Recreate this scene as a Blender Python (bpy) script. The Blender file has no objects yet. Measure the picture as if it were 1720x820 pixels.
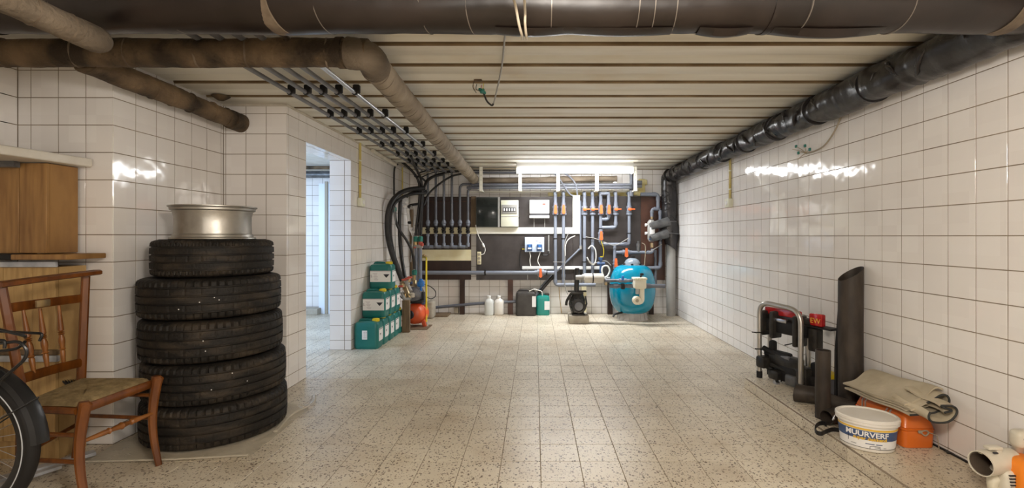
import bpy, bmesh, math, random
from mathutils import Vector as V, Matrix
R_ = math.radians
random.seed(7)
SC = bpy.context.scene
COL = SC.collection
# ------------------------------------------------------------------ camera, world, light, exposure
F, CX, CY, H = 804.0, 899.0, 397.0, 1.149          # focal length and principal point in pixels of 1720 x 820, eye height
cam = bpy.data.cameras.new('camera'); cam_o = bpy.data.objects.new('camera', cam); COL.objects.link(cam_o)
cam.sensor_width = 36.0; cam.lens = F / 1720 * 36
cam.shift_x = -(CX - 860) / 1720; cam.shift_y = (CY - 410) / 1720
cam.clip_start = 0.02
cam_o.location = (0, 0, H); cam_o.rotation_euler = (math.pi / 2, 0, 0)
SC.camera = cam_o
w = bpy.data.worlds.new('world'); SC.world = w; w.use_nodes = True
w.node_tree.nodes['Background'].inputs[0].default_value = (0.75, 0.82, 1, 1)
w.node_tree.nodes['Background'].inputs[1].default_value = 0.3
SC.view_settings.view_transform = 'Standard'; SC.view_settings.look = 'None'
SC.view_settings.gamma = 1; SC.view_settings.use_curve_mapping = False
SC.view_settings.exposure = 0.80
SC.cycles.max_bounces = 10; SC.cycles.diffuse_bounces = 6; SC.cycles.glossy_bounces = 4
SC.cycles.sample_clamp_indirect = 6
TUBE_BACK = ((0.97, 0.985, 1), 24.0)                 # emission of the fluorescent fixture in view
def area(name, loc, rot, sx, sy, power, col):
    l = bpy.data.lights.new(name, 'AREA'); l.shape = 'RECTANGLE'; l.size = sx; l.size_y = sy
    l.energy = power; l.color = col
    o = bpy.data.objects.new(name, l); COL.objects.link(o); o.location = loc; o.rotation_euler = rot
    return o
pl = bpy.data.lights.new('pendant_lamp_light', 'POINT'); pl.energy = 60; pl.color = (1, 0.915, 0.82); pl.shadow_soft_size = 0.16
plo = bpy.data.objects.new('pendant_lamp_light', pl); COL.objects.link(plo); plo.location = (0.22, 0.35, 1.72)          # hanging lamp behind the camera
area('rear_fill_light', (0.3, -2.5, 1.15), (R_(90), 0, 0), 3.0, 1.7, 22, (1, 0.94, 0.87))                          # unseen fill added at the rear to brighten ceiling and walls
bl = area('back_lamp_light', (0.53, 6.34, 1.985), (0, 0, 0), 1.5, 0.12, 14, (0.97, 0.985, 1))       # downlight of the fixture in view
bl.data.spread = R_(135)
area('daylight', (-3.9, 3.87, 1.45), (R_(62), 0, 0), 1.5, 1.0, 58, (0.46, 0.67, 1))           # window of the side room

# ------------------------------------------------------------------ helpers
def at(u, v, Y): return V(((u - CX) * Y / F, Y, H - (v - CY) * Y / F))
def fl(v, z=0.0): return (H - z) * F / (v - CY)      # depth of a point at height z seen on row v

class MB:
    def __init__(s): s.v = []; s.f = []; s.m = []; s.mi = 0; s.M = Matrix.Identity(4)
    def add(s, vs, fs):
        b = len(s.v); s.v += [s.M @ V(p) for p in vs]
        for f in fs: s.f.append([b + i for i in f]); s.m.append(s.mi)
        return s
    def box(s, c, d):
        x, y, z = [k / 2 for k in d]; cx, cy, cz = c
        vs = [(cx + a * x, cy + b * y, cz + e * z) for e in (-1, 1) for b in (-1, 1) for a in (-1, 1)]
        return s.add(vs, [(0, 2, 3, 1), (4, 5, 7, 6), (0, 1, 5, 4), (2, 6, 7, 3), (0, 4, 6, 2), (1, 3, 7, 5)])
    def bb(s, x0, x1, y0, y1, z0, z1): return s.box(((x0 + x1) / 2, (y0 + y1) / 2, (z0 + z1) / 2), (abs(x1 - x0), abs(y1 - y0), abs(z1 - z0)))
    def rbox(s, c, d, r=0.01, seg=2):
        bm = bmesh.new(); bmesh.ops.create_cube(bm, size=1)
        for q in bm.verts: q.co = V((q.co.x * d[0], q.co.y * d[1], q.co.z * d[2]))
        r = min(r, min(d) * 0.49)
        bmesh.ops.bevel(bm, geom=list(bm.edges), offset=r, segments=seg, profile=0.5, affect='EDGES')
        bm.verts.index_update()
        s.add([q.co + V(c) for q in bm.verts], [[q.index for q in f.verts] for f in bm.faces]); bm.free(); return s
    def rings(s, rings, cap0=True, cap1=True, close=False):
        n = len(rings[0]); vs = [p for r in rings for p in r]; fs = []
        m = len(rings)
        for i in range(m if close else m - 1):
            a, b = i * n, ((i + 1) % m) * n
            for j in range(n): k = (j + 1) % n; fs.append((a + j, a + k, b + k, b + j))
        if not close:
            if cap0: fs.append(tuple(reversed(range(n))))
            if cap1: fs.append(tuple((m - 1) * n + j for j in range(n)))
        return s.add(vs, fs)
    def tube(s, pts, r, n=10, cap=True, flat=None, close=False):
        pts = [V(p) for p in pts]; m = len(pts)
        rr = r if isinstance(r, (list, tuple)) else [r] * m
        up = None; rings = []
        for i, p in enumerate(pts):
            if close: t = pts[(i + 1) % m] - pts[i - 1]
            else: t = pts[min(i + 1, m - 1)] - pts[max(i - 1, 0)]
            if t.length < 1e-9: t = V((0, 0, 1))
            t.normalize()
            if up is None:
                up = V((0, 0, 1)) if abs(t.z) < 0.9 else V((0, 1, 0))
            up = up - t * up.dot(t)
            if up.length < 1e-6: up = V((1, 0, 0)) - t * t.x
            up.normalize(); sd = t.cross(up)
            fw = flat if flat else 1
            rings.append([p + up * math.cos(a) * rr[i] + sd * math.sin(a) * rr[i] * fw for a in [2 * math.pi * (k + 0.5) / n for k in range(n)]])
        return s.rings(rings, cap, cap, close)
    def lathe(s, prof, c=(0, 0, 0), axis='Z', n=24, cap=True):
        rings = []
        for r, h in prof:
            ring = []
            for k in range(n):
                a = 2 * math.pi * k / n; x, y = r * math.cos(a), r * math.sin(a)
                p = {'Z': (x, y, h), 'Y': (x, h, -y), 'X': (h, x, y)}[axis]
                ring.append(V(p) + V(c))
            rings.append(ring)
        return s.rings(rings, cap, cap)
    def ext(s, poly, vec):
        vec = V(vec); return s.rings([[V(p) for p in poly], [V(p) + vec for p in poly]])
    def disc(s, c, r, d=0.004, axis='Y', n=16): return s.lathe([(r, -d / 2), (r, d / 2)], c, axis, n)

def fillet(pts, rad, n=5):
    pts = [V(p) for p in pts]; out = [pts[0]]
    for i in range(1, len(pts) - 1):
        a, p, b = pts[i - 1], pts[i], pts[i + 1]
        da, db = (a - p), (b - p); d = min(rad, da.length * 0.5, db.length * 0.5)
        A, B = p + da.normalized() * d, p + db.normalized() * d
        for k in range(n + 1):
            t = k / n; out.append(A * (1 - t) ** 2 + p * 2 * t * (1 - t) + B * t * t)
    out.append(pts[-1]); return out
def spline(pts, n=6):
    pts = [V(p) for p in pts]; out = []
    P = [pts[0] * 2 - pts[1]] + pts + [pts[-1] * 2 - pts[-2]]
    for i in range(1, len(P) - 2):
        a, b, c, d = P[i - 1], P[i], P[i + 1], P[i + 2]
        for k in range(n):
            t = k / n
            out.append(0.5 * ((2 * b) + (c - a) * t + (2 * a - 5 * b + 4 * c - d) * t * t + (3 * b - a - 3 * c + d) * t ** 3))
    out.append(pts[-1]); return out

def Mof(o):
    m = Matrix.Translation(o.location) @ o.rotation_euler.to_matrix().to_4x4() if o else Matrix.Identity(4)
    return (Mof(o.parent) @ m) if (o and o.parent) else m
def mk(name, mb, mats, parent=None, loc=None, world=True, sharp=38):
    me = bpy.data.meshes.new(name)
    inv = Matrix.Identity(4)
    if world and parent is not None: inv = Mof(parent).inverted()
    if loc is not None: inv = Matrix.Translation(-V(loc)) @ inv
    me.from_pydata([inv @ p for p in mb.v], [], mb.f)
    if not isinstance(mats, (list, tuple)): mats = [mats]
    for m in mats: me.materials.append(m)
    for i, p in enumerate(me.polygons): p.material_index = mb.m[i]; p.use_smooth = True
    me.update()
    bm = bmesh.new(); bm.from_mesh(me); bmesh.ops.recalc_face_normals(bm, faces=bm.faces); bm.to_mesh(me); bm.free()
    me.set_sharp_from_angle(angle=R_(sharp))
    o = bpy.data.objects.new(name, me); COL.objects.link(o)
    if loc is not None: o.location = loc
    if parent is not None: o.parent = parent
    return o
def part(name, mb, mats, parent, label=None, sharp=38):
    o = mk(name, mb, mats, parent, None, True, sharp)
    if label: o['label'] = label
    return o
def thing(name, label, cat, loc=(0, 0, 0), rz=0, group=None):
    o = bpy.data.objects.new(name, None); COL.objects.link(o); o.empty_display_size = 0.05
    o.location = loc; o.rotation_euler = (0, 0, rz); o['label'] = label; o['category'] = cat
    if group: o['group'] = group
    return o
def solo(name, mb, mats, label, cat, group=None, sharp=38):
    zs = min(p.z for p in mb.v); c = sum(mb.v, V()) / len(mb.v); c.z = zs
    o = mk(name, mb, mats, None, c, False, sharp); o['label'] = label; o['category'] = cat
    if group: o['group'] = group
    return o
def struct(name, mb, mats, parent=None):
    o = mk(name, mb, mats, parent, None, True)
    if parent is None: o['kind'] = 'structure'
    return o
def copy_tree(o, parent=None):
    c = o.copy(); COL.objects.link(c)
    if parent is not None: c.parent = parent
    for ch in list(o.children): copy_tree(ch, c)
    return c
def dup(o, loc, rz, label, group=None):
    bpy.context.view_layer.update()
    c = copy_tree(o); c.location = loc; c.rotation_euler = (0, 0, rz); c['label'] = label
    if group: c['group'] = group
    return c
def text_mb(txt, size, M, ext=0.0006, align='CENTER', warp=None, bold=0.0):
    cu = bpy.data.curves.new('lettering', 'FONT'); cu.body = txt; cu.size = size; cu.align_x = align; cu.align_y = 'CENTER'
    cu.extrude = ext; cu.resolution_u = 3; cu.offset = bold
    o = bpy.data.objects.new('lettering', cu); COL.objects.link(o)
    dg = bpy.context.evaluated_depsgraph_get(); me = o.evaluated_get(dg).to_mesh()
    vs = [v.co.copy() for v in me.vertices]; fs = [tuple(p.vertices) for p in me.polygons]
    o.evaluated_get(dg).to_mesh_clear(); bpy.data.objects.remove(o); bpy.data.curves.remove(cu)
    if warp: vs = [warp(p) for p in vs]
    mb = MB(); mb.M = M; mb.add(vs, fs); return mb
FACE = Matrix.Rotation(math.pi / 2, 4, 'X')          # text facing -Y

# ------------------------------------------------------------------ materials
MT = {}
def mat(name, c, rough=0.5, metal=0.0, c2=None, ns=6.0, stretch=(1, 1, 1), bump=0.0, bs=40.0, emit=None, trans=0.0, alpha=1.0,
        coord='Object', contrast=(0.35, 0.65), coat=0.0, spec=0.5, rough2=None, bstretch=None, detail=6):
    m = bpy.data.materials.new(name); m.use_nodes = True; nt = m.node_tree; N = nt.nodes; L = nt.links
    b = N['Principled BSDF']
    b.inputs['Base Color'].default_value = (*c, 1); b.inputs['Roughness'].default_value = rough; b.inputs['Metallic'].default_value = metal
    b.inputs['Transmission Weight'].default_value = trans; b.inputs['Alpha'].default_value = alpha
    b.inputs['Coat Weight'].default_value = coat; b.inputs['Specular IOR Level'].default_value = spec
    if emit: b.inputs['Emission Color'].default_value = (*emit[0], 1); b.inputs['Emission Strength'].default_value = emit[1]
    def vec(st):
        if coord == 'World': o = N.new('ShaderNodeNewGeometry').outputs['Position']
        else: o = N.new('ShaderNodeTexCoord').outputs['Object']
        mp = N.new('ShaderNodeMapping'); mp.inputs['Scale'].default_value = st; L.new(o, mp.inputs[0]); return mp.outputs[0]
    if c2 is not None:
        n = N.new('ShaderNodeTexNoise'); n.inputs['Scale'].default_value = ns; n.inputs['Detail'].default_value = detail
        L.new(vec(stretch), n.inputs['Vector'])
        r = N.new('ShaderNodeValToRGB'); r.color_ramp.elements[0].position = contrast[0]; r.color_ramp.elements[1].position = contrast[1]
        r.color_ramp.elements[0].color = (*c, 1); r.color_ramp.elements[1].color = (*c2, 1)
        L.new(n.outputs['Fac'], r.inputs[0]); L.new(r.outputs[0], b.inputs['Base Color'])
        if rough2 is not None:
            mr = N.new('ShaderNodeMapRange'); mr.inputs['From Min'].default_value = contrast[0]; mr.inputs['From Max'].default_value = contrast[1]
            mr.inputs['To Min'].default_value = rough; mr.inputs['To Max'].default_value = rough2
            L.new(n.outputs['Fac'], mr.inputs[0]); L.new(mr.outputs[0], b.inputs['Roughness'])
    if bump:
        n = N.new('ShaderNodeTexNoise'); n.inputs['Scale'].default_value = bs; n.inputs['Detail'].default_value = 4
        L.new(vec(bstretch or (1, 1, 1)), n.inputs['Vector'])
        bp = N.new('ShaderNodeBump'); bp.inputs['Strength'].default_value = bump; bp.inputs['Distance'].default_value = 0.01
        L.new(n.outputs['Fac'], bp.inputs['Height']); L.new(bp.outputs[0], b.inputs['Normal'])
    MT[name] = m; return m

def glazed(name, c1, c2):
    m = mat(name, c1, 0.09); nt = m.node_tree; N = nt.nodes; L = nt.links; b = N['Principled BSDF']
    g = N.new('ShaderNodeNewGeometry')
    # one tint per tile from its place on the grid, plus faint firing clouds
    mp = N.new('ShaderNodeVectorMath'); mp.operation = 'SNAP'; mp.inputs[1].default_value = (0.1515,) * 3; L.new(g.outputs['Position'], mp.inputs[0])
    wn = N.new('ShaderNodeTexWhiteNoise'); L.new(mp.outputs[0], wn.inputs['Vector'])
    n = N.new('ShaderNodeTexNoise'); n.inputs['Scale'].default_value = 1.3; n.inputs['Detail'].default_value = 3; L.new(g.outputs['Position'], n.inputs['Vector'])
    ad = N.new('ShaderNodeMath'); ad.operation = 'MULTIPLY_ADD'; ad.inputs[1].default_value = 0.35; L.new(wn.outputs['Value'], ad.inputs[0]); L.new(n.outputs['Fac'], ad.inputs[2])
    r = N.new('ShaderNodeValToRGB'); r.color_ramp.elements[0].position = 0.3; r.color_ramp.elements[1].position = 1.0
    r.color_ramp.elements[0].color = (*c1, 1); r.color_ramp.elements[1].color = (*c2, 1)
    L.new(ad.outputs[0], r.inputs[0]); L.new(r.outputs[0], b.inputs['Base Color'])
    n2 = N.new('ShaderNodeTexNoise'); n2.inputs['Scale'].default_value = 9; n2.inputs['Detail'].default_value = 1; L.new(g.outputs['Position'], n2.inputs['Vector'])
    bp = N.new('ShaderNodeBump'); bp.inputs['Strength'].default_value = 0.24; bp.inputs['Distance'].default_value = 0.01
    L.new(n2.outputs['Fac'], bp.inputs['Height']); L.new(bp.outputs[0], b.inputs['Normal'])
    return m
glazed('tile', (0.76, 0.725, 0.70), (0.84, 0.815, 0.79))
mat('grout', (0.19, 0.145, 0.10), 0.9, c2=(0.29, 0.235, 0.17), ns=3, coord='World')

def terrazzo():
    m = mat('terrazzo', (0.6, 0.5, 0.4), 0.34); nt = m.node_tree; N = nt.nodes; L = nt.links; b = N['Principled BSDF']
    g = N.new('ShaderNodeNewGeometry'); P = g.outputs['Position']
    def ramp(src, e):
        r = N.new('ShaderNodeValToRGB'); cr = r.color_ramp
        while len(cr.elements) < len(e): cr.elements.new(0.5)
        for k, (p, c) in enumerate(e): cr.elements[k].position = p; cr.elements[k].color = (*c, 1)
        L.new(src, r.inputs[0]); return r.outputs[0]
    def mix(fac, a, c, mode='MIX'):
        x = N.new('ShaderNodeMix'); x.data_type = 'RGBA'; x.blend_type = mode
        if isinstance(fac, float): x.inputs[0].default_value = fac
        else: L.new(fac, x.inputs[0])
        L.new(a, x.inputs[6]); L.new(c, x.inputs[7]); return x.outputs[2]
    n = N.new('ShaderNodeTexNoise'); n.inputs['Scale'].default_value = 1.1; n.inputs['Detail'].default_value = 5; L.new(P, n.inputs[0])
    base = ramp(n.outputs['Fac'], [(0.3, (0.60, 0.52, 0.40)), (0.7, (0.72, 0.66, 0.54))])
    for sc, th, col in ((105, 0.66, (0.11, 0.08, 0.05)), (64, 0.46, (0.22, 0.16, 0.11)), (170, 0.6, (0.36, 0.28, 0.20))):
        vo = N.new('ShaderNodeTexVoronoi'); vo.inputs['Scale'].default_value = sc
        L.new(P, vo.inputs['Vector'])
        sep = N.new('ShaderNodeSeparateColor'); L.new(vo.outputs['Color'], sep.inputs[0])
        # a chip only in some cells, its size set by the cell's own number
        s1 = N.new('ShaderNodeMath'); s1.operation = 'LESS_THAN'; L.new(sep.outputs[0], s1.inputs[0]); s1.inputs[1].default_value = 0.28
        sm = N.new('ShaderNodeMath'); sm.operation = 'MULTIPLY'; L.new(sep.outputs[1], sm.inputs[0]); sm.inputs[1].default_value = th
        s2 = N.new('ShaderNodeMath'); s2.operation = 'LESS_THAN'; L.new(vo.outputs['Distance'], s2.inputs[0]); L.new(sm.outputs[0], s2.inputs[1])
        mm = N.new('ShaderNodeMath'); mm.operation = 'MULTIPLY'; L.new(s1.outputs[0], mm.inputs[0]); L.new(s2.outputs[0], mm.inputs[1])
        cc = N.new('ShaderNodeRGB'); cc.outputs[0].default_value = (*col, 1)
        base = mix(mm.outputs[0], base, cc.outputs[0])
    sn = N.new('ShaderNodeVectorMath'); sn.operation = 'SNAP'; sn.inputs[1].default_value = (0.2005, 0.2005, 5); 
    of = N.new('ShaderNodeVectorMath'); of.operation = 'SUBTRACT'; of.inputs[1].default_value = (0.027, 0.035, -1); L.new(P, of.inputs[0]); L.new(of.outputs[0], sn.inputs[0])
    wn = N.new('ShaderNodeTexWhiteNoise'); L.new(sn.outputs[0], wn.inputs['Vector'])
    tint = ramp(wn.outputs['Value'], [(0, (0.88, 0.87, 0.86)), (1, (1, 1, 1))])
    base = mix(1.0, base, tint, 'MULTIPLY')
    # worn dirt
    n3 = N.new('ShaderNodeTexNoise'); n3.inputs['Scale'].default_value = 2.7; n3.inputs['Detail'].default_value = 8; L.new(P, n3.inputs[0])
    dirt = ramp(n3.outputs['Fac'], [(0.52, (1, 1, 1)), (0.75, (0.80, 0.74, 0.66))])
    base = mix(1.0, base, dirt, 'MULTIPLY')
    L.new(base, b.inputs['Base Color'])
terrazzo()

def slabmat():
    m = mat('slab', (0.5, 0.45, 0.35), 0.75); nt = m.node_tree; N = nt.nodes; L = nt.links; b = N['Principled BSDF']
    g = N.new('ShaderNodeNewGeometry'); mp = N.new('ShaderNodeMapping'); mp.inputs['Scale'].default_value = (0.35, 3.2, 1); L.new(g.outputs['Position'], mp.inputs[0])
    n = N.new('ShaderNodeTexNoise'); n.inputs['Scale'].default_value = 2.2; n.inputs['Detail'].default_value = 8; L.new(mp.outputs[0], n.inputs[0])
    r = N.new('ShaderNodeValToRGB'); cr = r.color_ramp
    for k, (p, c) in enumerate([(0.3, (0.60, 0.56, 0.47)), (0.5, (0.72, 0.69, 0.60)), (0.72, (0.82, 0.80, 0.73))]):
        if k > 1: cr.elements.new(0.6)
        cr.elements[k].position = p; cr.elements[k].color = (*c, 1)
    L.new(n.outputs['Fac'], r.inputs[0])
    n2 = N.new('ShaderNodeTexNoise'); n2.inputs['Scale'].default_value = 1.7; n2.inputs['Detail'].default_value = 9; L.new(g.outputs['Position'], n2.inputs[0])
    r2 = N.new('ShaderNodeValToRGB'); r2.color_ramp.elements[0].position = 0.55; r2.color_ramp.elements[1].position = 0.78
    r2.color_ramp.elements[0].color = (1, 1, 1, 1); r2.color_ramp.elements[1].color = (0.84, 0.70, 0.55, 1); L.new(n2.outputs['Fac'], r2.inputs[0])
    x = N.new('ShaderNodeMix'); x.data_type = 'RGBA'; x.blend_type = 'MULTIPLY'; x.inputs[0].default_value = 0.7
    L.new(r.outputs[0], x.inputs[6]); L.new(r2.outputs[0], x.inputs[7]); L.new(x.outputs[2], b.inputs['Base Color'])
    bp = N.new('ShaderNodeBump'); bp.inputs['Strength'].default_value = 0.35; bp.inputs['Distance'].default_value = 0.01
    L.new(n.outputs['Fac'], bp.inputs['Height']); L.new(bp.outputs[0], b.inputs['Normal'])
slabmat()
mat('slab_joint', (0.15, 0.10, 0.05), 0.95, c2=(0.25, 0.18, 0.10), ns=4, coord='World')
mat('plaster', (0.62, 0.58, 0.5), 0.9, c2=(0.5, 0.45, 0.37), ns=8, bump=0.4, bs=30)
mat('white_paint', (0.72, 0.69, 0.62), 0.4, c2=(0.62, 0.58, 0.5), ns=9)
mat('blue_white', (0.78, 0.83, 0.9), 0.5)
mat('bitumen', (0.010, 0.0065, 0.005), 0.30, c2=(0.020, 0.013, 0.010), ns=5, bump=0.25, bs=6, rough2=0.4)
mat('black_wrap', (0.016, 0.014, 0.014), 0.27, c2=(0.024, 0.021, 0.021), ns=6, bump=0.9, bs=8, rough2=0.36)
mat('brown_wrap', (0.030, 0.018, 0.008), 0.8, c2=(0.19, 0.125, 0.066), ns=4.5, stretch=(1.3, 1, 1), bump=0.8, bs=55, contrast=(0.40, 0.68))
mat('brown_wrap_light', (0.075, 0.056, 0.037), 0.85, c2=(0.18, 0.14, 0.098), ns=4, bump=0.7, bs=60)
mat('tan_wrap', (0.18, 0.14, 0.095), 0.8, c2=(0.32, 0.265, 0.195), ns=6, bump=0.5, bs=60)
mat('band', (0.09, 0.062, 0.04), 0.7, c2=(0.18, 0.135, 0.09), ns=14)
mat('wire', (0.22, 0.19, 0.16), 0.4, 0.5)
mat('pvc', (0.17, 0.19, 0.235), 0.34, c2=(0.20, 0.22, 0.265), ns=3)
mat('pvc_dark', (0.095, 0.10, 0.125), 0.36, c2=(0.13, 0.14, 0.16), ns=5)
mat('pvc_light', (0.30, 0.29, 0.27), 0.45, c2=(0.36, 0.35, 0.33), ns=4)
mat('conduit', (0.10, 0.10, 0.115), 0.4, c2=(0.2, 0.2, 0.21), ns=5)
mat('steel', (0.5, 0.5, 0.52), 0.28, 1.0)
mat('orange', (0.68, 0.13, 0.03), 0.45)
mat('rubber', (0.013, 0.012, 0.012), 0.5, spec=0.3)
mat('hose', (0.016, 0.015, 0.015), 0.42, c2=(0.028, 0.026, 0.025), ns=14, spec=0.35)
mat('tyre', (0.013, 0.011, 0.009), 0.6, c2=(0.062, 0.046, 0.031), ns=7, stretch=(1, 1, 3), contrast=(0.45, 0.85), spec=0.25, bump=0.4, bs=70)
mat('alloy', (0.27, 0.25, 0.215), 0.46, 0.9, c2=(0.46, 0.44, 0.40), ns=5, rough2=0.36, bump=0.08, bs=30)
mat('plywood_brown', (0.022, 0.011, 0.008), 0.45, c2=(0.038, 0.018, 0.012), ns=7, stretch=(1, 1, 0.3), spec=0.35)
mat('plywood_red', (0.055, 0.020, 0.012), 0.45, c2=(0.085, 0.032, 0.018), ns=7)
mat('plywood_grey', (0.032, 0.026, 0.025), 0.42, c2=(0.050, 0.042, 0.040), ns=6, spec=0.4)
mat('cream_board', (0.70, 0.62, 0.38), 0.6, c2=(0.78, 0.72, 0.5), ns=5)
mat('cream_white', (0.80, 0.78, 0.66), 0.5, c2=(0.84, 0.83, 0.76), ns=2)
mat('white_plastic', (0.80, 0.80, 0.78), 0.35)
mat('cream_plastic', (0.70, 0.70, 0.56), 0.4)
mat('lab_blue', (0.56, 0.66, 0.84), 0.4)
mat('blue_dark', (0.03, 0.07, 0.17), 0.35)
mat('blue', (0.02, 0.16, 0.50), 0.4)
mat('smoke_glass', (0.02, 0.024, 0.022), 0.12, alpha=0.6, spec=0.3)
mat('label_white', (0.80, 0.79, 0.78), 0.5)
mat('label_print', (0.47, 0.42, 0.44), 0.6)
mat('ink', (0.02, 0.02, 0.025), 0.6)
mat('can_green', (0.006, 0.135, 0.125), 0.38, c2=(0.010, 0.165, 0.145), ns=6)
mat('can_green_bright', (0.01, 0.24, 0.20), 0.38)
mat('can_black', (0.028, 0.024, 0.022), 0.45, c2=(0.05, 0.045, 0.04), ns=8)
mat('yellow', (0.72, 0.55, 0.02), 0.4)
mat('yellow_pipe', (0.52, 0.40, 0.10), 0.45, c2=(0.6, 0.5, 0.2), ns=8)
mat('pump_orange', (0.72, 0.10, 0.025), 0.4, c2=(0.55, 0.09, 0.03), ns=9)
mat('brass', (0.52, 0.36, 0.16), 0.38, 0.85, c2=(0.4, 0.33, 0.24), ns=20)
mat('timber', (0.20, 0.135, 0.075), 0.75, c2=(0.12, 0.08, 0.045), ns=6, stretch=(6, 6, 0.6), bump=0.3)
mat('pine', (0.34, 0.185, 0.062), 0.55, c2=(0.19, 0.092, 0.030), ns=2.2, stretch=(16, 4, 1.6), bump=0.12, bs=30, contrast=(0.35, 0.7))
mat('pine_pale', (0.48, 0.31, 0.125), 0.55, c2=(0.30, 0.175, 0.062), ns=2.4, stretch=(16, 4, 2.2), bump=0.12, bs=30, contrast=(0.4, 0.75))
mat('walnut', (0.185, 0.056, 0.006), 0.42, c2=(0.10, 0.027, 0.003), ns=4, stretch=(7, 7, 1.2), coat=0.08)
mat('walnut_turned', (0.28, 0.105, 0.022), 0.36, c2=(0.17, 0.055, 0.010), ns=9, coat=0.1)
mat('rush', (0.155, 0.105, 0.045), 0.7, c2=(0.26, 0.19, 0.09), ns=30, bump=0.3, bs=120)
mat('bike_black', (0.012, 0.012, 0.013), 0.3)
mat('reflex', (0.55, 0.57, 0.6), 0.3)
mat('tank_blue', (0.0, 0.20, 0.32), 0.16, c2=(0.0, 0.235, 0.365), ns=2, coat=0.3)
mat('clear_lid', (0.32, 0.38, 0.44), 0.12, trans=0.35)
mat('tank_base', (0.46, 0.43, 0.40), 0.45, c2=(0.36, 0.33, 0.3), ns=9)
mat('valve_cream', (0.66, 0.60, 0.45), 0.4, c2=(0.7, 0.66, 0.54), ns=7)
mat('heater', (0.56, 0.53, 0.47), 0.4, c2=(0.47, 0.43, 0.37), ns=9)
mat('pump_black', (0.014, 0.013, 0.012), 0.36, c2=(0.035, 0.03, 0.025), ns=22, bump=0.2, spec=0.4)
mat('concrete', (0.33, 0.29, 0.23), 0.85, c2=(0.42, 0.38, 0.31), ns=12, bump=0.3)
mat('translucent', (0.78, 0.80, 0.77), 0.3, trans=0.25)
mat('hose_white', (0.72, 0.71, 0.66), 0.4)
mat('cable_grey', (0.30, 0.29, 0.27), 0.5)
mat('cable_tan', (0.34, 0.29, 0.21), 0.5)
mat('beige_pipe', (0.55, 0.48, 0.37), 0.5)
mat('foam', (0.62, 0.52, 0.20), 0.9, c2=(0.8, 0.72, 0.4), ns=14, bump=0.8, bs=30)
mat('green_fit', (0.01, 0.16, 0.12), 0.4)
mat('red_fit', (0.55, 0.10, 0.07), 0.45)
mat('red_lens', (0.36, 0.008, 0.012), 0.18, c2=(0.5, 0.02, 0.02), ns=20, coat=0.4)
mat('alu', (0.52, 0.49, 0.45), 0.36, 0.9)
mat('dark_tube', (0.026, 0.020, 0.016), 0.55, c2=(0.058, 0.045, 0.035), spec=0.3, ns=5, stretch=(3, 3, 1), bump=0.15)
mat('tool_orange', (0.70, 0.155, 0.015), 0.34, c2=(0.58, 0.125, 0.012), ns=4, coat=0.2)
mat('canvas', (0.50, 0.43, 0.315), 0.9, c2=(0.40, 0.34, 0.24), ns=8, bump=0.4, bs=25)
mat('canvas_edge', (0.03, 0.03, 0.028), 0.8)
mat('bucket_white', (0.74, 0.71, 0.66), 0.32, c2=(0.68, 0.64, 0.57), ns=6)
mat('paint_blue', (0.05, 0.085, 0.19), 0.45)
mat('paint_yellow', (0.72, 0.45, 0.06), 0.45)
mat('blower_white', (0.66, 0.62, 0.52), 0.42, c2=(0.58, 0.53, 0.43), ns=10)
mat('blower_orange', (0.85, 0.25, 0.02), 0.38)
mat('dark_inside', (0.09, 0.065, 0.045), 0.7)
mat('plastic_sheet', (0.66, 0.60, 0.48), 0.16, alpha=0.5, bump=0.8, bs=12)
mat('teal', (0.01, 0.12, 0.13), 0.5)
mat('cabinet_grey', (0.10, 0.11, 0.10), 0.6)
mat('foil_grey', (0.06, 0.06, 0.06), 0.32, c2=(0.13, 0.13, 0.13), ns=12, bump=0.8, bs=18)
mat('tube_glow', (1, 1, 1), 0.4, emit=TUBE_BACK)
mat('fixture', (0.62, 0.62, 0.60), 0.4)
mat('window_glow', (0.8, 0.9, 1), 0.4, emit=((0.66, 0.8, 1), 3.0))
mat('marble_chip', (0.30, 0.25, 0.2), 0.5)
# ------------------------------------------------------------------ room shell
XR, XL, YB, ZC = 2.06, -1.86, 7.106, 2.135
XP, XF, YP, YW = -2.33, -2.856, 2.642, 3.578         # pillar side, far left wall, pillar face, wall return
XN, YN, YR = -3.95, 2.40, -2.6
DY0, DY1, DZ = 3.888, 4.837, 1.915                   # doorway
T = 0.0018                                            # tile thickness over the rough wall
def wallbox(name, boxes):
    mb = MB()
    for b in boxes: mb.bb(*b)
    return struct(name, mb, MT['grout'])
mb = MB(); mb.bb(-5.2, XR + 0.2, YR - 0.2, 7.4, -0.15, -T)
floor = struct('floor', mb, MT['grout'])
mb = MB(); mb.bb(-5.2, XR + 0.2, YR - 0.2, 7.4, ZC + 0.028, ZC + 0.2)
ceiling = struct('ceiling', mb, MT['slab_joint'])
wall_right = wallbox('wall_right', [(XR + T, XR + 0.2, YR, 7.3, -T, ZC + 0.028)])
wall_back = wallbox('wall_back', [(XL - 0.1, XR + T, YB + T, YB + 0.2, -T, ZC + 0.028)])
wall_left = wallbox('wall_left', [(-2.08 + T, XL - T, YW + T, DY0 - T, -T, ZC + 0.028), (-2.08 + T, XL - T, DY1 + T, YB + T, -T, ZC + 0.028),
                                  (-2.08 + T, XL - T, DY0 - T, DY1 + T, DZ + T, ZC + 0.028)])
wall_pillar = wallbox('wall_left_pillar', [(-2.9, XP - T, YP + T, 3.8, -T, ZC + 0.028), (XP - T, -2.08 + T, YW + T, 3.8, -T, ZC + 0.028)])
wall_near = wallbox('wall_left_near', [(-3.0, XF - T, YN, YP + 0.2, -T, ZC + 0.028), (XN - 0.1, XF - T, YN, YN + 0.2, -T, ZC + 0.028)])
mb = MB(); mb.bb(XN - 0.15, XN, YR, YN + 0.1, 0, ZC + 0.028)
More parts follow.
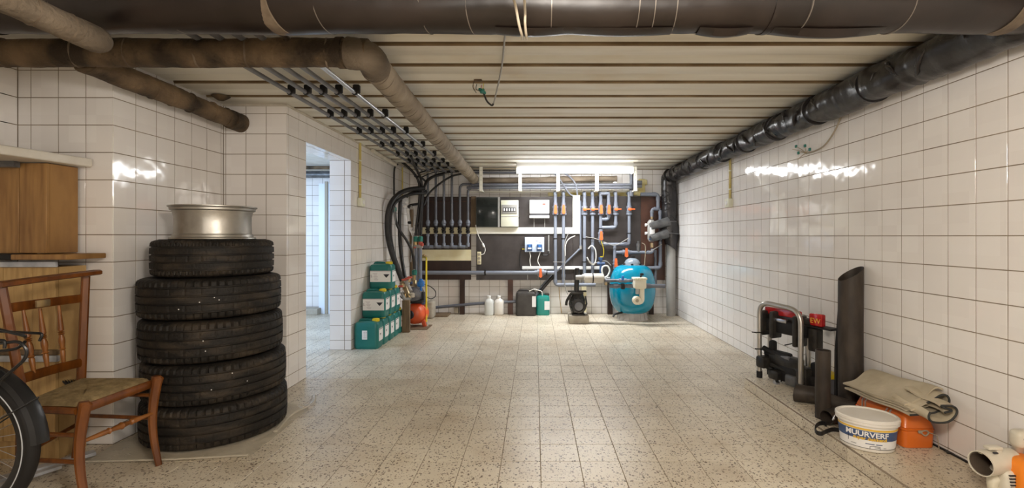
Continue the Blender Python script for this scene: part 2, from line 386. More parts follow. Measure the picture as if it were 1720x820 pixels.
wall_outer = struct('wall_left_outer', mb, MT['tile'])
mb = MB(); mb.bb(XN, XR + T, YR - 0.15, YR, 0, ZC + 0.028)
wall_rear = struct('wall_rear', mb, MT['tile'])
# side room
mb = MB(); mb.bb(-5.2, -2.08, 7.2 + T, 7.38, -T, ZC + 0.028); wall_side_back = struct('wall_side_back', mb, MT['grout'])
mb = MB(); mb.bb(-5.2, -5.0, 3.6, 7.3, 0, ZC + 0.028); wall_side_left = struct('wall_side_left', mb, MT['tile'])
mb = MB(); mb.bb(-5.2, -2.9, 3.6, 3.8, 0, ZC + 0.028); wall_side_front = struct('wall_side_front', mb, MT['tile'])

TILE_CACHE = {}
def tile_mesh(name, w, h, th, mt):
    k = (name, round(w, 3), round(h, 3), th)
    if k in TILE_CACHE: return TILE_CACHE[k]
    a, b, c = w / 2, h / 2, 0.0008
    vs = [(-a, -b, 0), (a, -b, 0), (a, b, 0), (-a, b, 0), (-a, -b, th - c), (a, -b, th - c), (a, b, th - c), (-a, b, th - c),
          (-a + c, -b + c, th), (a - c, -b + c, th), (a - c, b - c, th), (-a + c, b - c, th)]
    fs = [(8, 9, 10, 11)] + [(i, (i + 1) % 4, (i + 1) % 4 + 4, i + 4) for i in range(4)] + [(i + 4, (i + 1) % 4 + 4, (i + 1) % 4 + 8, i + 8) for i in range(4)]
    me = bpy.data.meshes.new(name); me.from_pydata(vs, [], fs); me.materials.append(mt); me.update()
    TILE_CACHE[k] = (me, vs, fs); return TILE_CACHE[k]
def px_size(M, w, h):
    ps = []
    for sx, sy in ((-1, -1), (1, -1), (1, 1), (-1, 1)):
        p = M @ V((sx * w / 2, sy * h / 2, 0))
        if p.y < 0.15: return 0, 0
        ps.append((CX + F * p.x / p.y, CY - F * (p.z - H) / p.y))
    us = [p[0] for p in ps]; vs = [p[1] for p in ps]
    if max(us) < 0 or min(us) > 1720 or max(vs) < 0 or min(vs) > 820: return 0, 0
    A = abs(sum(ps[i][0] * ps[(i + 1) % 4][1] - ps[(i + 1) % 4][0] * ps[i][1] for i in range(4))) / 2
    return A, min(max(us) - min(us), max(vs) - min(vs))
def tiling(parent, name, O, U, W, rects, pitch=0.1515, joint=0.0046, th=T + 0.0, mt=None, cap=300, tilt=0.003, phase=(0, 0), minpx=8, seed=1):
    """tiles on the plane O + a U + b W (a, b in metres), cut to the rectangles; the largest in view are objects, the rest one mesh"""
    rnd = random.Random(seed); mt = mt or MT['tile']
    O, U, W = V(O), V(U), V(W); Nn = U.cross(W)
    B = Matrix((U, W, Nn)).transposed().to_4x4(); out = []
    for (a0, a1, b0, b1) in rects:
        i0, i1 = math.floor((a0 - phase[0]) / pitch), math.ceil((a1 - phase[0]) / pitch)
        j0, j1 = math.floor((b0 - phase[1]) / pitch), math.ceil((b1 - phase[1]) / pitch)
        for i in range(i0, i1):
            for j in range(j0, j1):
                x0, x1 = max(a0, phase[0] + i * pitch), min(a1, phase[0] + (i + 1) * pitch)
                y0, y1 = max(b0, phase[1] + j * pitch), min(b1, phase[1] + (j + 1) * pitch)
                w, h = x1 - x0 - joint, y1 - y0 - joint
                if w < 0.008 or h < 0.008: continue
                c = O + U * (x0 + x1) / 2 + W * (y0 + y1) / 2
                M = Matrix.Translation(c) @ B @ Matrix.Rotation(rnd.gauss(0, tilt), 4, 'X') @ Matrix.Rotation(rnd.gauss(0, tilt), 4, 'Y')
                A, mn = px_size(M, w, h); out.append((A if mn >= minpx else 0, M, round(w, 3), round(h, 3)))
    out.sort(key=lambda t: -t[0]); rest = MB(); n = 0
    for A, M, w, h in out:
        me, vs, fs = tile_mesh(name, w, h, th, mt)
        if A > 0 and n < cap:
            o = bpy.data.objects.new(name, me); COL.objects.link(o); o.parent = parent; n += 1
            o.matrix_basis = M
        else:
            rest.M = M; rest.add(vs, fs)
    if rest.v:
        me = bpy.data.meshes.new(name + '_field'); me.from_pydata(rest.v, [], rest.f); me.materials.append(mt); me.update()
        o = bpy.data.objects.new(name + '_field', me); COL.objects.link(o); o.parent = parent; o['kind'] = 'stuff'
X, Y_, Z_ = V((1, 0, 0)), V((0, 1, 0)), V((0, 0, 1))
zp = 0.097                                           # height of the first full row's joint
# plane origin lies on the rough wall, tiles stand T proud of it
tiling(wall_right, 'wall_tile', (XR + T, 0, 0), -Y_, Z_, [(-YB, -YR, 0, ZC + 0.02)], phase=(-2.087, zp - 0.006), seed=2, cap=300)
tiling(wall_back, 'wall_tile', (0, YB + T, 0), X, Z_, [(XL, XR, 0, ZC + 0.02)], phase=(0.836, zp), seed=3, cap=300)
tiling(wall_left, 'wall_tile', (XL - T, 0, 0), Y_, Z_, [(YW, DY0, 0, ZC + 0.02), (DY0, DY1, DZ, ZC + 0.02), (DY1, YB, 0, ZC + 0.02)], phase=(3.763, zp), seed=4, cap=240)
tiling(wall_left, 'wall_tile', (0, DY1 + T, 0), X, Z_, [(-2.08, XL, 0, DZ)], phase=(-1.928, zp), seed=5, cap=40)
tiling(wall_left, 'wall_tile', (0, 0, DZ + T), X, -Y_, [(-2.08, XL, -DY1, -DY0)], phase=(-1.928, 0), seed=6, cap=20)
tiling(wall_left, 'wall_tile', (0, DY0 - T, 0), -X, Z_, [(-XL, 2.08, 0, DZ)], phase=(0, zp), seed=6, cap=0)
tiling(wall_left, 'wall_tile', (-2.08 + T, 0, 0), -Y_, Z_, [(-YB, -DY1, 0, ZC + 0.02)], phase=(0, zp), seed=6, cap=0)
tiling(wall_pillar, 'wall_tile', (0, YP + T, 0), X, Z_, [(XF, XP, 0, ZC + 0.02)], phase=(XP, zp), seed=7, cap=80)
tiling(wall_pillar, 'wall_tile', (XP - T, 0, 0), Y_, Z_, [(YP, YW, 0, ZC + 0.02)], phase=(YP, zp), seed=8, cap=120)
tiling(wall_pillar, 'wall_tile', (0, YW + T, 0), X, Z_, [(XP, XL, 0, ZC + 0.02)], phase=(XL, zp), seed=9, cap=80)
tiling(wall_near, 'wall_tile', (XF - T, 0, 0), Y_, Z_, [(YN, YP, 0, ZC + 0.02)], phase=(YP, zp), seed=10, cap=40)
tiling(wall_near, 'wall_tile', (0, YN, 0), X, Z_, [(XN, XF, 0, ZC)], phase=(XP, zp), seed=10, cap=0)
tiling(wall_side_back, 'wall_tile', (0, 7.2 + T, 0), X, Z_, [(-5.0, -2.08, 0, ZC + 0.02)], phase=(-3.2, zp), seed=11, cap=60)
# floor: raised ledge along the right wall stands on the same slab
LX, LY, LZ = 1.588, 3.637, 0.072
tiling(floor, 'floor_tile', (0, 0, -T), X, Y_, [(XN, LX, YR, YP), (XP, LX, YP, YW), (XL, LX, YW, YB), (LX, XR, LY, YB), (-2.08, XL, DY0, DY1)],
       pitch=0.2005, joint=0.0036, phase=(0.027, 0.2355), mt=MT['terrazzo'], seed=12, tilt=0.0012, cap=300)
tiling(floor, 'floor_tile', (0, 0, -T), X, Y_, [(-5.0, -2.08, 3.8, 7.2)], pitch=0.2005, joint=0.0036, phase=(0.027, 0.2355), mt=MT['terrazzo'], seed=13, tilt=0.001, cap=0)
mb = MB(); mb.bb(LX + T, XR + T, YR, LY - T, -T, LZ - T)
ledge = struct('trim_1', mb, MT['grout'])
tiling(ledge, 'ledge_tile', (0, 0, LZ - T), X, Y_, [(LX + 0.016, XR, -0.4, LY)], pitch=0.2005, joint=0.0036, phase=(LX + 0.016, 0.2355), mt=MT['terrazzo'], seed=14, tilt=0.0015, cap=80)
tiling(ledge, 'ledge_face_tile', (LX + T, 0, 0), -Y_, Z_, [(-LY, 0.4, 0, LZ)], pitch=0.2005, joint=0.0036, phase=(-0.2355, 0), mt=MT['terrazzo'], seed=15, tilt=0.0015, cap=60)
tiling(ledge, 'ledge_face_tile', (0, LY - T, 0), -X, Z_, [(-XR, -LX, 0, LZ)], pitch=0.2005, joint=0.0036, phase=(0, 0), mt=MT['terrazzo'], seed=15, tilt=0.0015, cap=0)
# ceiling planks
for k in range(-16, 16):
    y0 = 2.453 + 0.3055 * k + 0.018; y1 = y0 + 0.3055 - 0.040
    if y0 > YB: break
    y1 = min(y1, YB + 0.02)
    x0 = XN if y0 < YP else (XP - 0.02 if y0 < YW else XL - 0.02)
    mb = MB(); e = 0.008
    dz = random.uniform(-0.0015, 0.0015)
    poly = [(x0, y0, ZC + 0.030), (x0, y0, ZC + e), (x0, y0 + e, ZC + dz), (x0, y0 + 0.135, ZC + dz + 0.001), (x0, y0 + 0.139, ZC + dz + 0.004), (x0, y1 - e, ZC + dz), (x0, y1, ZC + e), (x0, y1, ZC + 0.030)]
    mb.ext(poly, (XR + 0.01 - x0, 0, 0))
    mb.m[0] = 1; mb.m[1] = 1; o = mk('ceiling_plank', mb, [MT['slab'], MT['slab_joint']], ceiling)  # edges facing the camera browned: dirt plus joint shade put into the colour
mb = MB(); mb.bb(-5.0, -2.08, 3.8, 7.2, ZC, ZC + 0.030)
o = mk('ceiling_panel', mb, MT['white_paint'], ceiling)
# thin plaster bead where walls meet the planks
mb = MB(); mb.bb(XL, XL + 0.012, YW, YB, ZC - 0.014, ZC + 0.001); mb.bb(XP, XL + 0.012, YW - 0.012, YW, ZC - 0.014, ZC + 0.001)
struct('trim_2', mb, MT['plaster'])
# side room: window, door, plinth, pipes
mb = MB()
for a in ((-4.7, -3.1, 3.8, 3.85, 0.9, 0.95), (-4.7, -3.1, 3.8, 3.85, 1.95, 2.0), (-4.7, -4.65, 3.8, 3.85, 0.95, 1.95), (-3.15, -3.1, 3.8, 3.85, 0.95, 1.95)): mb.bb(*a)
win = struct('window_1', mb, MT['white_plastic'])
mb = MB(); mb.bb(-4.65, -3.15, 3.802, 3.812, 0.95, 1.95); mk('pane', mb, MT['window_glow'], win)
x0, x1 = at(537.5, 0, 7.14).x, at(548, 0, 7.14).x
mb = MB(); mb.bb(x0, x1 + 0.5, 7.10, 7.14, 0.0, 1.93); door = struct('door_1', mb, MT['blue_white'])
mb = MB(); mb.bb(x1 + 0.005, x1 + 0.045, 7.075, 7.10, 0.0, 1.96); mk('door_frame', mb, MT['cable_tan'], door)
x0, x1 = at(505, 0, 7.0).x, at(534, 0, 7.0).x
mb = MB(); mb.rbox(((x0 + x1) / 2, 7.08, 0.045), (x1 - x0, 0.2, 0.09), 0.008); struct('trim_3', mb, MT['concrete'])
mb = MB(); mb.tube([(-4.9, 6.75, 2.02), (-2.12, 6.75, 2.02)], 0.05, 12)
solo('lagged_pipe', mb, MT['foil_grey'], 'dark wrapped pipe under the ceiling of the room beyond the doorway', 'pipe')
mb = MB(); mb.tube([(-4.9, 6.60, 2.095), (-2.12, 6.60, 2.095)], 0.024, 10)
solo('brown_pipe', mb, MT['brown_wrap'], 'thin brown pipe above the dark wrapped one beyond the doorway', 'pipe')
# ------------------------------------------------------------------ overhead pipes
def lag(pts, r, step=0.03, wob=0.0, n=26, seed=0, seam=0):
    """lagged pipe: dense rings with a slightly uneven skin and overlapping sheets"""
    rnd = random.Random(seed); pts = [V(p) for p in pts]; out = []; rr = []
    for i in range(len(pts) - 1):
        L = (pts[i + 1] - pts[i]).length; m = max(1, int(L / step))
        for k in range(m): out.append(pts[i].lerp(pts[i + 1], k / m))
    out.append(pts[-1]); cur = 0
    nxt = rnd.uniform(0.4, 0.9) / step
    for i in range(len(out)):
        if seam and i > nxt: cur = rnd.uniform(-1, 1) * seam; nxt = i + rnd.uniform(0.3, 0.8) / step
        rr.append(r + cur + rnd.uniform(-1, 1) * wob)
    mb = MB(); mb.tube(out, rr, n)
    ph = [rnd.uniform(0, 6.28) for _ in range(4)]
    if wob:
        c = len(out)
        for i in range(c):
            for j in range(n):
                q = mb.v[i * n + j]; a = 2 * math.pi * j / n
                d = wob * 1.3 * (math.sin(3 * a + i * 0.21 + ph[0]) + math.sin(2 * a - i * 0.37 + ph[1]) * math.sin(i * 0.11 + ph[2]))
                mb.v[i * n + j] = q + (q - out[i]).normalized() * d
    return mb
def ring(c, d, r, w=0.012, th=0.0025, n=26, tilt=0.0):
    d = V(d).normalized(); c = V(c); mb = MB(); 
    side = d.cross(V((0, 0, 1)))
    if side.length < 0.1: side = V((1, 0, 0))
    d2 = (d + side.normalized() * tilt).normalized()
    mb.tube([c - d2 * w / 2, c + d2 * w / 2], r + th, n); return mb
# big dark pipe across the room
t = thing('insulated_main_pipe', 'large dark brown wrapped pipe crossing the whole room under the ceiling nearest the camera', 'pipe', (0, 1.83, 1.93))
BY, BZ, BR = 1.83, 2.03, 0.1
part('jacket', lag([(-3.93, BY, BZ), (2.02, BY, BZ)], BR, 0.03, 0.0012, 40, 3, 0.002), MT['bitumen'], t)
for x, ti, wd in ((-1.35, 0.25, 0.006), (-0.97, 0.3, 0.05), (-0.79, 0.2, 0.006), (-0.41, 0.15, 0.006), (-0.24, 0.15, 0.006), (0.06, 0, 0.006), (0.38, 0, 0.006), (0.44, 0.03, 0.006), (0.52, 0.03, 0.006),
                  (0.88, -0.05, 0.02), (1.0, -0.1, 0.006), (1.37, -0.15, 0.006), (1.78, -0.3, 0.05), (-2.1, 0.1, 0.03), (-1.75, 0.2, 0.006)):
    part('wrap_band' if wd > 0.01 else 'wire_tie', ring((x, BY, BZ), (1, 0, 0), BR + (0.002 if wd > 0.01 else 0.0), wd * (1 if wd > 0.01 else 0.5), 0.002, 40, ti), MT['band'] if wd > 0.03 else MT['bitumen'] if wd > 0.01 else MT['wire'], t)
# flap of loose wrapping along the underside
for (xa, xb, dp, sd) in ((-0.15, 0.12, 0.012, 1), (0.14, 0.52, 0.010, 2), (0.62, 0.82, 0.016, 3), (0.90, 1.32, 0.020, 4)):
    mb = MB(); rings = []
    for k in range(25):
        q = k / 24; x = xa + (xb - xa) * q; s = math.sin(math.pi * q); w = dp * s + 0.001
        a0 = R_(-62)
        rings.append([(x, BY + (BR + 0.002) * math.cos(a) - (0.0 if e == 0 else 0), BZ + (BR + 0.002 + e) * math.sin(a)) for a, e in ((R_(-60), 0), (R_(-75), w * 0.8), (R_(-92), w), (R_(-110), w * 0.3), (R_(-92), w * 0.3 - 0.001), (R_(-75), 0.0))])
    mb.rings(rings); part('loose_wrapping', mb, MT['bitumen'], t)
# right pipe along the wall, elbow and drop
t = thing('insulated_wall_pipe', 'black foil wrapped pipe along the top of the right wall and down its far corner', 'pipe', (1.94, 4, 1.93))
wallpipe = t
part('jacket', lag(fillet([(1.955, 1.72, 2.0), (1.945, 2.2, 2.02), (1.945, 6.86, 2.02)], 0.1), 0.093, 0.025, 0.0045, 30, 5, 0.006), MT['black_wrap'], t)
part('elbow_jacket', lag(fillet([(1.945, 6.86, 2.02), (1.935, 6.92, 2.0), (1.925, 6.93, 1.88)], 0.08), 0.104, 0.02, 0.003, 26, 6), MT['black_wrap'], t)
part('drop_jacket', lag([(1.93, 6.93, 1.96), (1.94, 6.93, 1.35), (1.95, 6.92, 1.12)], 0.108, 0.04, 0.004, 26, 7, 0.005), MT['black_wrap'], t)
# sagging skirt at the foot of the jacket
mb = MB(); rings = []
for k in range(10):
    q = k / 9; z = 1.36 - 0.37 * q; rx = 0.10 + 0.05 * math.sin(math.pi * min(1, q * 1.3)) - 0.05 * max(0, q - 0.6)
    rings.append([(1.94 + rx * math.cos(a) + 0.02 * q, 6.92 + 0.105 * math.sin(a), z + (0.05 * math.cos(a) * -q)) for a in [2 * math.pi * j / 22 for j in range(22)]])
mb.rings(rings); part('foot_jacket', mb, MT['black_wrap'], t)
part('tape', ring((1.94, 6.93, 1.36), (0, 0, 1), 0.117, 0.012, 0.003), MT['foil_grey'], t)
part('tape', ring((1.95, 6.92, 1.19), (0.1, 0, 1), 0.14, 0.010, 0.003), MT['foil_grey'], t)
for (pa, pb, ra, rb) in ((at(1122, 373, 6.85), at(1093, 380, 6.80), 0.075, 0.05), (at(1120, 392, 6.85), at(1093, 401, 6.80), 0.075, 0.045)):
    pts = [pa.lerp(pb, k / 8) for k in range(9)]
    mb = MB(); mb.tube(pts, [ra + (rb - ra) * k / 8 + random.uniform(-1, 1) * 0.005 for k in range(9)], 16); part('branch_jacket', mb, MT['foil_grey'], t, 'crumpled grey foil sleeve')
for k in range(1, 9):
    y = 2.2 + k * 0.55; part('seam', ring((1.945, y, 2.02), (0, 1, 0), 0.101, 0.02, 0.003, 26, 0.15), MT['black_wrap'], t)
rnd = random.Random(4)
for k in range(26):
    y = 2.15 + 4.6 * (k / 26) + rnd.uniform(-.05, .05); a0 = rnd.uniform(2.4, 3.9); r_ = 0.094; pts = []; rr = []
    for q in range(9):
        s_ = q / 8; a = a0 + (s_ - .5) * rnd.uniform(1.1, 1.7); pts.append((1.945 + r_ * math.cos(a), y + (s_ - .5) * rnd.uniform(.10, .16) * (1 if k % 2 else -1), 2.02 + r_ * math.sin(a))); rr.append(.001 + .011 * math.sin(math.pi * s_))
    mb = MB(); mb.tube(spline(pts, 2)[:17], [v_ for v_ in rr for _ in (0, 1)][:17], 8); part('crease', mb, MT['black_wrap'], t)
mb = MB(); mb.tube([(1.955, 1.80, 2.0), (2.02, 1.62, 1.97), (2.05, 1.4, 1.96)], [0.095, 0.085, 0.08], 20); part('loose_wrapping', mb, MT['black_wrap'], t)
mb = MB(); x = at(1127, 0, 6.92).x; mb.tube([(x, 6.92, 0), (x, 6.92, 1.16)], 0.065, 24)
solo('soil_pipe', mb, MT['pvc_light'], 'stout pale grey upright pipe in the far right corner under the black wrapping', 'pipe')
# brown pipe: cross run, bend, long run
t = thing('brown_lagged_pipe', 'brown canvas lagged pipe crossing at left then turning back to the far wall', 'pipe', (-0.82, 2.3, 1.96))
part('cross_lagging', lag([(-3.93, 2.3, 2.03), (-0.80, 2.3, 2.03)], 0.066, 0.03, 0.0012, 26, 9, 0.002), MT['brown_wrap'], t)
part('elbow_lagging', lag(fillet([(-0.90, 2.3, 2.03), (-0.80, 2.3, 2.02), (-0.805, 2.42, 1.995)], 0.06), 0.074, 0.01, 0.001, 26, 10), MT['brown_wrap_light'], t, 'paler bend in the lagging')
part('long_lagging', lag([(-0.805, 2.38, 1.998), (-0.884, 6.9, 1.972)], 0.070, 0.03, 0.001, 26, 11, 0.0015), MT['tan_wrap'], t, 'tan spiral wrapped run')
for k in range(40):
    q = k / 40; p = V((-0.805, 2.42, 1.998)).lerp(V((-0.884, 6.9, 1.972)), q + random.uniform(0, 0.008))
    part('wrap_turn', ring(p, (0, 1, 0), 0.0705, 0.006, 0.0012, 26, 0.35), MT['band'], t)
for x in (-2.55, -2.2, -1.95, -1.62, -1.38, -1.0):
    part('wrap_turn', ring((x, 2.3, 2.03), (1, 0, 0), 0.067, 0.008, 0.0015, 26, -0.3), MT['band'], t)
part('wrap_band', ring((-0.93, 2.3, 2.03), (1, 0, 0), 0.070, 0.03, 0.003, 26), MT['brown_wrap'], t)
# pipe at left wall, ends in the return wall
t = thing('left_lagged_pipe', 'brown lagged pipe along the pillar wall ending in the tiled return', 'pipe', (-2.2, 3, 1.93))
part('lagging', lag([(-2.2, 2.34, 2.005), (-2.2, 3.50, 1.995)], 0.060, 0.025, 0.0016, 24, 12, 0.002), MT['brown_wrap'], t)
part('end_collar', lag([(-2.2, 3.45, 1.995), (-2.2, 3.575, 1.993)], 0.068, 0.02, 0.001, 24, 13), MT['brown_wrap'], t)
for y in (2.75, 2.9, 3.05, 3.25, 3.4): part('wrap_turn', ring((-2.2, y, 2.0), (0, 1, 0), 0.061, 0.008, 0.0025, 24, 0.3), MT['brown_wrap'], t)
# near diagonal pipe passing under both
t = thing('near_lagged_pipe', 'pale brown lagged pipe at upper left corner passing under the cross pipes', 'pipe', (-1.60, 1.2, 1.82))
part('lagging', lag([(-1.60, -2.5, 1.866), (-1.60, 1.70, 1.866)], 0.045, 0.025, 0.001, 24, 14, 0.0015), MT['brown_wrap_light'], t)
mb = MB(); mb.lathe([(.0465, 1.66), (.0480, 1.70), (.0480, 1.735), (.044, 1.76), (.034, 1.778), (.018, 1.786)], (-1.60, 0, 1.866), 'Y', 24); part('end_cap', mb, MT['brown_wrap_light'], t)
for y in (0.9, 1.15, 1.33, 1.52, 1.64): part('wrap_turn', ring((-1.60, y, 1.866), (0, 1, 0), 0.0465, 0.006, 0.0012, 24, 0.3), MT['band'], t)
# five conduits with black clips
CZ = 2.079
for k, x in enumerate((-1.585, -1.48, -1.378, -1.279, -1.165)):
    lab = ('grey conduit on the ceiling nearest the left wall', 'second grey ceiling conduit from the left wall', 'middle one of five grey ceiling conduits', 'second grey ceiling conduit from the brown pipe', 'light steel conduit on the ceiling nearest the brown pipe')[k]
    t = thing('ceiling_conduit', lab, 'conduit', (x, 4, 2.066), 0, 'five conduits on the ceiling')
    mb = MB(); mb.tube(fillet([(x, -2.5, CZ), (x, 6.35 + 0.1 * k * 0.3, CZ), (x + 0.02, 6.6 + 0.05 * k, CZ - 0.02)], 0.1), 0.0135, 12)
    part('conduit', mb, MT['steel'] if k == 4 else MT['conduit'], t)
    for y in (1.35, 2.55, 3.09, 3.68, 4.28, 4.92, 5.48, 5.98, 6.3):
        mb = MB(); mb.rbox((x + 0.012, y, CZ + 0.020), (0.044, 0.030, 0.056), 0.006, 1); mb.rbox((x, y, CZ), (0.034, 0.026, 0.034), 0.008, 1); part('clip', mb, MT['rubber'], t)
# ceiling cable with loose wires
t = thing('ceiling_cable', 'grey cable hanging from the big pipe to a bundle of loose wires at the ceiling', 'cable', at(828, 178, 3.2))
mb = MB(); mb.tube(spline([(at(852, 40, 2.0)), at(848, 62, 2.3), at(843, 110, 2.7), at(835, 150, 3.0), at(829, 174, 3.15)], 8), 0.005, 8); part('cord', mb, MT['cable_grey'], t)
mb = MB(); mb.tube(spline([at(829, 174, 3.15), at(826, 177, 3.15), at(818, 170, 3.14), at(812, 156, 3.12)], 6), 0.006, 8); part('dark_end', mb, MT['hose'], t)
mb = MB(); mb.rbox(at(810, 153, 3.12), (0.03, 0.03, 0.03), 0.006); mb.rbox(at(806, 151, 3.12), (0.018, 0.02, 0.02), 0.004); mb.rbox(at(814, 156, 3.12), (0.018, 0.02, 0.016), 0.004); part('terminal_block', mb, MT['green_fit'], t)
for k, (c, pts) in enumerate((('red_fit', [(803, 130), (809, 138), (808, 148)]), ('brass', [(803, 130), (796, 140), (797, 150), (806, 152)]), ('hose', [(803, 130), (801, 140), (800, 150), (808, 152)]), ('yellow', [(804, 130), (812, 136), (811, 150)]), ('hose', [(800, 130), (794, 145), (800, 156)]))):
    mb = MB(); mb.tube(spline([at(u, v, 3.12 - 0.01 * k if i else 3.05) for i, (u, v) in enumerate(pts)], 6), 0.0022, 6); part('wire', mb, MT[c], t)
mb = MB(); p = at(803, 126, 3.02); mb.rbox((p.x, p.y, ZC - 0.003), (0.05, 0.03, 0.010), 0.004); part('ceiling_hole', mb, MT['brown_wrap'], t)
for k in range(12):
    z = 1.90 - .06 * k; a = rnd.uniform(3.6, 5.6); mb = MB()
    pts = [(1.933 + .104 * math.cos(a + (q - 3) * .22), 6.93 + .104 * math.sin(a + (q - 3) * .22), z + .02 * math.sin(q + k) * (1 if k % 2 else -1)) for q in range(7)]
    mb.tube(pts, [.001, .006, .010, .012, .009, .005, .001], 8); part('crease', mb, MT['black_wrap'], wallpipe)
# stains / foam lump at the top of the left wall, and small hook
mb = MB(); mb.lathe([(0.02, -0.03), (0.05, -0.01), (0.06, 0.0)], (-2.20, 3.35, 2.13), 'Z', 10); solo('foam_lump', mb, MT['brown_wrap'], 'crumbly brown foam lump on the ceiling above the left lagged pipe', 'foam')
# two beige cables looped over the big pipe
for k, pts in enumerate(([(858, -18, 1.50), (866, 10, 1.68), (872, 42, 1.715), (877, 61, 1.77), (878, 66, 1.9)], [(880, -18, 1.50), (882, 20, 1.69), (882, 40, 1.715), (884, 61, 1.77), (885, 66, 1.9)])):
    mb = MB(); mb.tube(spline([at(*p) for p in pts], 8), 0.0048, 8); solo('beige_cable', mb, MT['beige_pipe'], ('left beige cable looped in front of the big dark pipe', 'right beige cable looped in front of the big dark pipe')[k], 'cable')
# right wall cable
t = thing('wall_cable', 'brown cable hanging from the black wall pipe with splayed wires and green connectors', 'cable', (2.03, 3.0, 1.6))
def rw(u, v, d=0.012):
    Y = (XR - d) * F / (u - CX); return at(u, v, Y)
mb = MB(); mb.tube(spline([rw(1416, 185, .03), rw(1411, 200), rw(1401, 222), rw(1385, 244), rw(1368, 254), rw(1354, 258)], 6), 0.0055, 8); part('cord', mb, MT['cable_tan'], t)
for u, v, m in ((1337, 246, 'green_fit'), (1341, 257, 'green_fit'), (1352, 245, 'green_fit'), (1360, 251, 'green_fit'), (1331, 251, 'red_fit'), (1340, 268, 'cable_grey')):
    mb = MB(); mb.tube([rw(1354, 257), rw((1354 + u) / 2, (257 + v) / 2 - 1, .025), rw(u, v, .03)], 0.0022, 6); part('wire', mb, MT['brass'], t)
    if m == 'green_fit': mb = MB(); mb.rbox(rw(u, v, .03), (0.014, 0.02, 0.022), 0.004); part('connector', mb, MT[m], t)
# socket drops
def drop(u, v0, v1, side, lab):
    Xw = XR if side > 0 else XL
    Y = (abs(Xw)) * F / abs(u - CX); x = Xw - side * 0.012
    z0 = H - (v0 - CY) * Y / F; z1 = H - (v1 - CY) * Y / F
    t = thing('wall_socket', lab, 'socket', (x, Y, z1))
    mb = MB()
    for d in (-0.012, 0.012): mb.tube([(x, Y + d, z0), (x, Y + d, z1 + 0.04)], 0.008, 8)
    part('conduit', mb, MT['yellow_pipe'], t)
    mb = MB(); mb.rbox((x - side * 0.012, Y, z1), (0.05, 0.10, 0.09), 0.008); part('socket_box', mb, MT['cream_plastic'], t)
    mb = MB(); mb.lathe([(0.022, -0.002), (0.022, 0.002)], (x - side * 0.039, Y, z1), 'X', 16); part('socket_face', mb, MT['label_white'], t)
    for z in (0.3, 0.7):
        mb = MB(); mb.rbox((x, Y, z1 + (z0 - z1) * z), (0.02, 0.05, 0.012), 0.003, 1); part('clip', mb, MT['cream_plastic'], t)
drop(603, 240, 340, -1, 'socket box below yellow conduit on the left wall past the doorway')
drop(1228, 264, 341, 1, 'socket box below yellow conduit on the right wall')
# ------------------------------------------------------------------ far wall: boards, pipework, pool plant
YF = 7.02                                            # face of the boards
def brd(mb, u0, u1, v0, v1, Y=YF, d=0.03, r=0.0):
    a, b = at(u0, v0, Y), at(u1, v1, Y)
    if r: mb.rbox(((a.x + b.x) / 2, Y + d / 2, (a.z + b.z) / 2), (b.x - a.x, d, a.z - b.z), r)
    else: mb.bb(a.x, b.x, Y, Y + d, b.z, a.z)
    return mb
t = thing('mounting_board', 'dark brown plywood board behind the six small grey risers at left', 'board', (at(748, 0, YF).x, YF, 0))
part('upper_panel', brd(MB(), 707, 791, 330.6, 420), MT['plywood_brown'], t)
part('lower_panel', brd(MB(), 707, 791, 437.5, 470), MT['plywood_brown'], t)
part('cream_panel', brd(MB(), 705, 791, 419.5, 438, YF - 0.004, 0.03), MT['cream_board'], t, 'cream painted strip under the risers')
mb = MB(); a = at(772, 470, YF); b = at(780, 470, YF); mb.bb(a.x, b.x, YF, YF + 0.06, 0, a.z); part('post', mb, MT['plywood_brown'], t)
mb = MB(); mb.tube([at(705, 338.5, YF - 0.004), at(791, 338.5, YF - 0.004)], 0.004, 6); part('top_rail', mb, MT['plywood_red'], t)
t = thing('mounting_board', 'dark board framed by the white batten behind the cabinets', 'board', (at(880, 0, YF).x, YF, 0))
part('upper_panel', brd(MB(), 800, 962, 331, 383), MT['plywood_grey'], t)
part('lower_panel', brd(MB(), 800, 962, 392, 470.5), MT['plywood_grey'], t)
part('edge_strip', brd(MB(), 791, 799.5, 330, 383, YF + 0.01, 0.02), MT['timber'], t)
mb = MB(); a = at(853, 470, YF); b = at(861.5, 470, YF); mb.bb(a.x, b.x, YF, YF + 0.06, 0, a.z); part('post', mb, MT['plywood_red'], t)
t = thing('mounting_board', 'dark and red-brown board behind the large grey pipework at right', 'board', (at(1040, 0, YF).x, YF, 0))
part('main_panel', brd(MB(), 962.3, 1076, 330, 470.5), MT['plywood_grey'], t)  # greyer than the red end: the board's glossy reflection put into its colour
part('red_panel', brd(MB(), 1076.3, 1117, 330, 470.5), MT['plywood_red'], t, 'reddish brown end panel')
for u0, u1 in ((1021, 1029), (1091.5, 1098)):
    mb = MB(); a = at(u0, 470, YF); b = at(u1, 470, YF); mb.bb(a.x, b.x, YF, YF + 0.06, 0, a.z); part('post', mb, MT['plywood_brown'], t)
t = thing('white_batten', 'white L-shaped batten framing the upper cabinets on the dark board', 'trim', (at(880, 0, YF - 0.02).x, YF - 0.02, 1.2))
part('rail', brd(MB(), 801, 974, 382, 392.8, YF - 0.022, 0.022), MT['cream_white'], t)
part('upright', brd(MB(), 962, 974, 328, 382, YF - 0.022, 0.022), MT['cream_white'], t)
part('cream_rail', brd(MB(), 706, 801, 382, 393, YF - 0.021, 0.022), MT['cream_board'], t, 'cream yellow left end')
